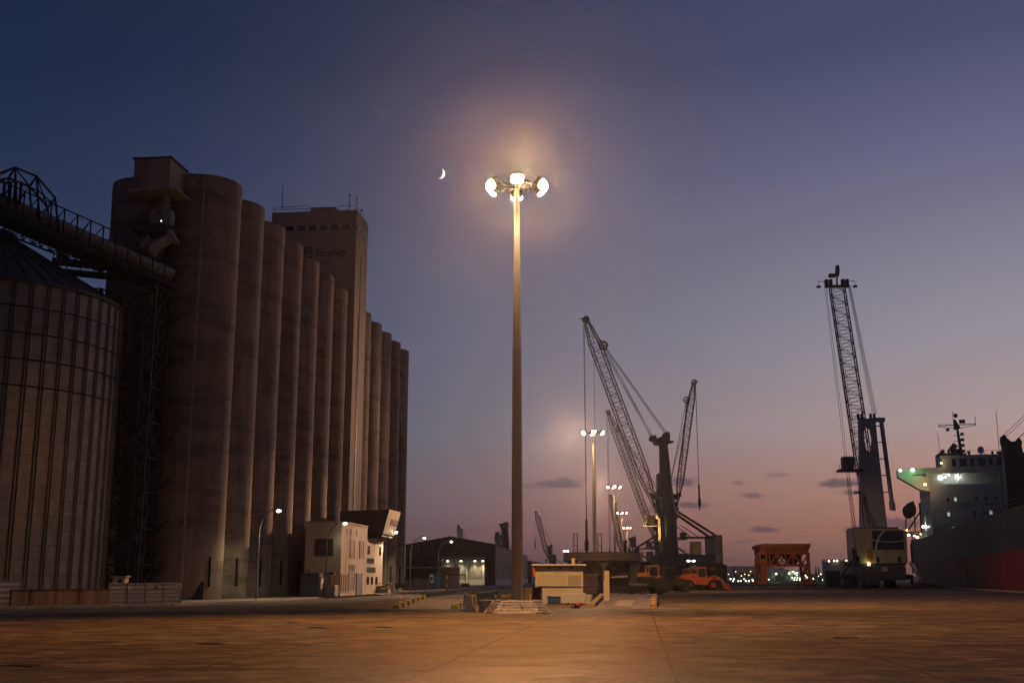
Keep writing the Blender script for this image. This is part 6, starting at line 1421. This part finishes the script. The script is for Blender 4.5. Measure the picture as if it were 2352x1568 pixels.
# storage tank
TY = 700.0; txx = vx(1950, TY); th_ = EYE+(1328-1291)/FPX*TY; tr = 56/FPX*TY
tk = thing('storage_tank', 'wide pale storage tank with a row of lamps along its rim', 'tank', (txx, TY, -1.3))
mb = MB(); mb.prism([(120, 640), (230, 640), (330, 720), (330, 780), (150, 780)], -4, -1.3, 'z'); tag(mb.build('tank_jetty', M_land), kind='structure')
m = MB(); m.lathe([(tr, 0), (tr, th_+1.3), (tr-.3, th_+1.5), (0, th_+2.2)], 48); m.build('shell', M_tank, tk)
m = MB(); m.torus((0, 0, th_+2.3), tr, .12, 'z', 48, 5)
for i in range(40): a = 2*PI*i/40; m.bar((tr*math.cos(a), tr*math.sin(a), th_+1.3), (tr*math.cos(a), tr*math.sin(a), th_+2.3), .15)
m.build('rim_railing', M_dark, tk)
for px, py in ((1904, 1288), (1916, 1287), (1923, 1287), (1944, 1287), (1953, 1287), (1940, 1294)):
    q_ = P(px, py, TY-tr*.8); m = MB(); m.ball((q_.x-txx, q_.y-TY, q_.z+1.3), .55, 8, 6); m.build('rim_lamp', em('tank lamp', (1, .86, .6), 4), tk)
# far trees
def leafy(name, label, x, y, z, h, r, cone, seedv, group=None):
    t = thing(name, label, 'tree', (x, y, z), 0, group); rr_ = random.Random(seedv); m = MB(); m.tube((0, 0, 0), (0, 0, h*.5), .3, .12, 6); m.build('trunk', M_dark, t); m = MB()
    for k in range(260 if cone else 420):
        f = rr_.random(); z_ = h*(.06+.94*f) if cone else h*(.15+.85*f); rad = r*((1-f)**.7 if cone else math.sqrt(max(0.02, 1-(2*f-1)**2)))*rr_.uniform(.4, 1.1); a = rr_.uniform(0, 2*PI); c_ = Vector((rad*math.cos(a), rad*math.sin(a), z_)); s_ = .55 if cone else .7
        u_ = Vector((rr_.uniform(-1, 1), rr_.uniform(-1, 1), rr_.uniform(-1, 1))).normalized()*s_; v_ = u_.orthogonal().normalized()*s_*.7; m.add([c_-u_, c_+v_, c_+u_, c_-v_], [(0, 1, 2, 3)])
    m.build('crown', pm('dark foliage', (.035, .055, .022), (.025, .04, .018), 1, .8), t); return t
for k, (px, top_, lab) in enumerate(((1688, 1300, 'slim dark cypress above the lamps left of the orange gantry'), (1876, 1302, 'left of two slim cypresses right of the orange gantry'), (1882.5, 1303, 'right of two slim cypresses right of the orange gantry'))):
    Y = 960; leafy('cypress_tree', lab, vx(px, Y), Y, -1.3, EYE+1.3+(1328-top_)/FPX*Y, 1.3, True, k, 'slim far cypresses')
for k, (px, w_, top_, lab) in enumerate(((1793, 12, 1319, 'green lit round tree beside the distant lit ship'), (1660, 9, 1318, 'dark round tree behind the container end'), (1705, 14, 1316, 'broad dark tree in the middle of the low row of shore lamps'), (1735, 12, 1317, 'dark round tree just left of the orange gantry'), (1893, 9, 1320, 'dark round tree at the foot of the storage tank'), (1866, 9, 1321, 'dark round tree at the bow of the distant ship'))):
    Y = 925 if k == 0 else 985; leafy('round_tree', lab, vx(px, Y), Y, -1.3, EYE+1.3+(1328-top_)/FPX*Y, w_/FPX*Y*.9, False, 20+k, 'dark far trees')

# ================================================================== MOON
MD = 5200.0; mc = P(1011, 399, MD); mr = 12.6/FPX*MD*.98
view = (mc-Vector((0, 0, EYE))).normalized(); rt = view.cross(Vector((0, 0, 1))).normalized(); upv = rt.cross(view)
tl = R(-17); ex = rt*math.cos(tl)+upv*math.sin(tl); ey = -rt*math.sin(tl)+upv*math.cos(tl)
mo = thing('moon', 'bright crescent moon in the dusk sky left of the main mast', 'moon', mc.to_tuple())
m = MB(); vs_ = []; nu, nv = 10, 24
for d in (1.0, .97):
    for j in range(nv+1):
        ph = -PI/2+PI*j/nv
        for i in range(nu+1):
            th2 = R(28)+(R(118)-R(28))*i/nu       # lit lune, from the terminator round past the limb
            vs_.append((ex*math.sin(th2)*math.cos(ph)+ey*math.sin(ph)-view*math.cos(th2)*math.cos(ph))*mr*d)
o_ = (nv+1)*(nu+1); fs_ = []
for l_ in (0, o_):
    for j in range(nv):
        for i in range(nu): fs_.append((l_+j*(nu+1)+i, l_+j*(nu+1)+i+1, l_+(j+1)*(nu+1)+i+1, l_+(j+1)*(nu+1)+i))
for j in range(nv): fs_.append((j*(nu+1), (j+1)*(nu+1), o_+(j+1)*(nu+1), o_+j*(nu+1))); fs_.append((j*(nu+1)+nu, (j+1)*(nu+1)+nu, o_+(j+1)*(nu+1)+nu, o_+j*(nu+1)+nu))
m.add(vs_, fs_, True); m.build('lit_crescent', L_moon, mo)

# ================================================================== EVENING HAZE
hz = bpy.data.materials.new('evening haze'); hz.use_nodes = True; t = NT(hz.node_tree); t.n.clear()
v_ = t.new('ShaderNodeVolumePrincipled'); v_.inputs['Color'].default_value = (.93, .92, .95, 1); v_.inputs['Density'].default_value = .00016; v_.inputs['Anisotropy'].default_value = .9
o_ = t.new('ShaderNodeOutputMaterial'); t.l.new(v_.outputs[0], o_.inputs['Volume'])
mb = MB(); mb.box(-2100, 2100, -110, 2800, -5.2, 84); tag(mb.build('haze', hz), kind='stuff')
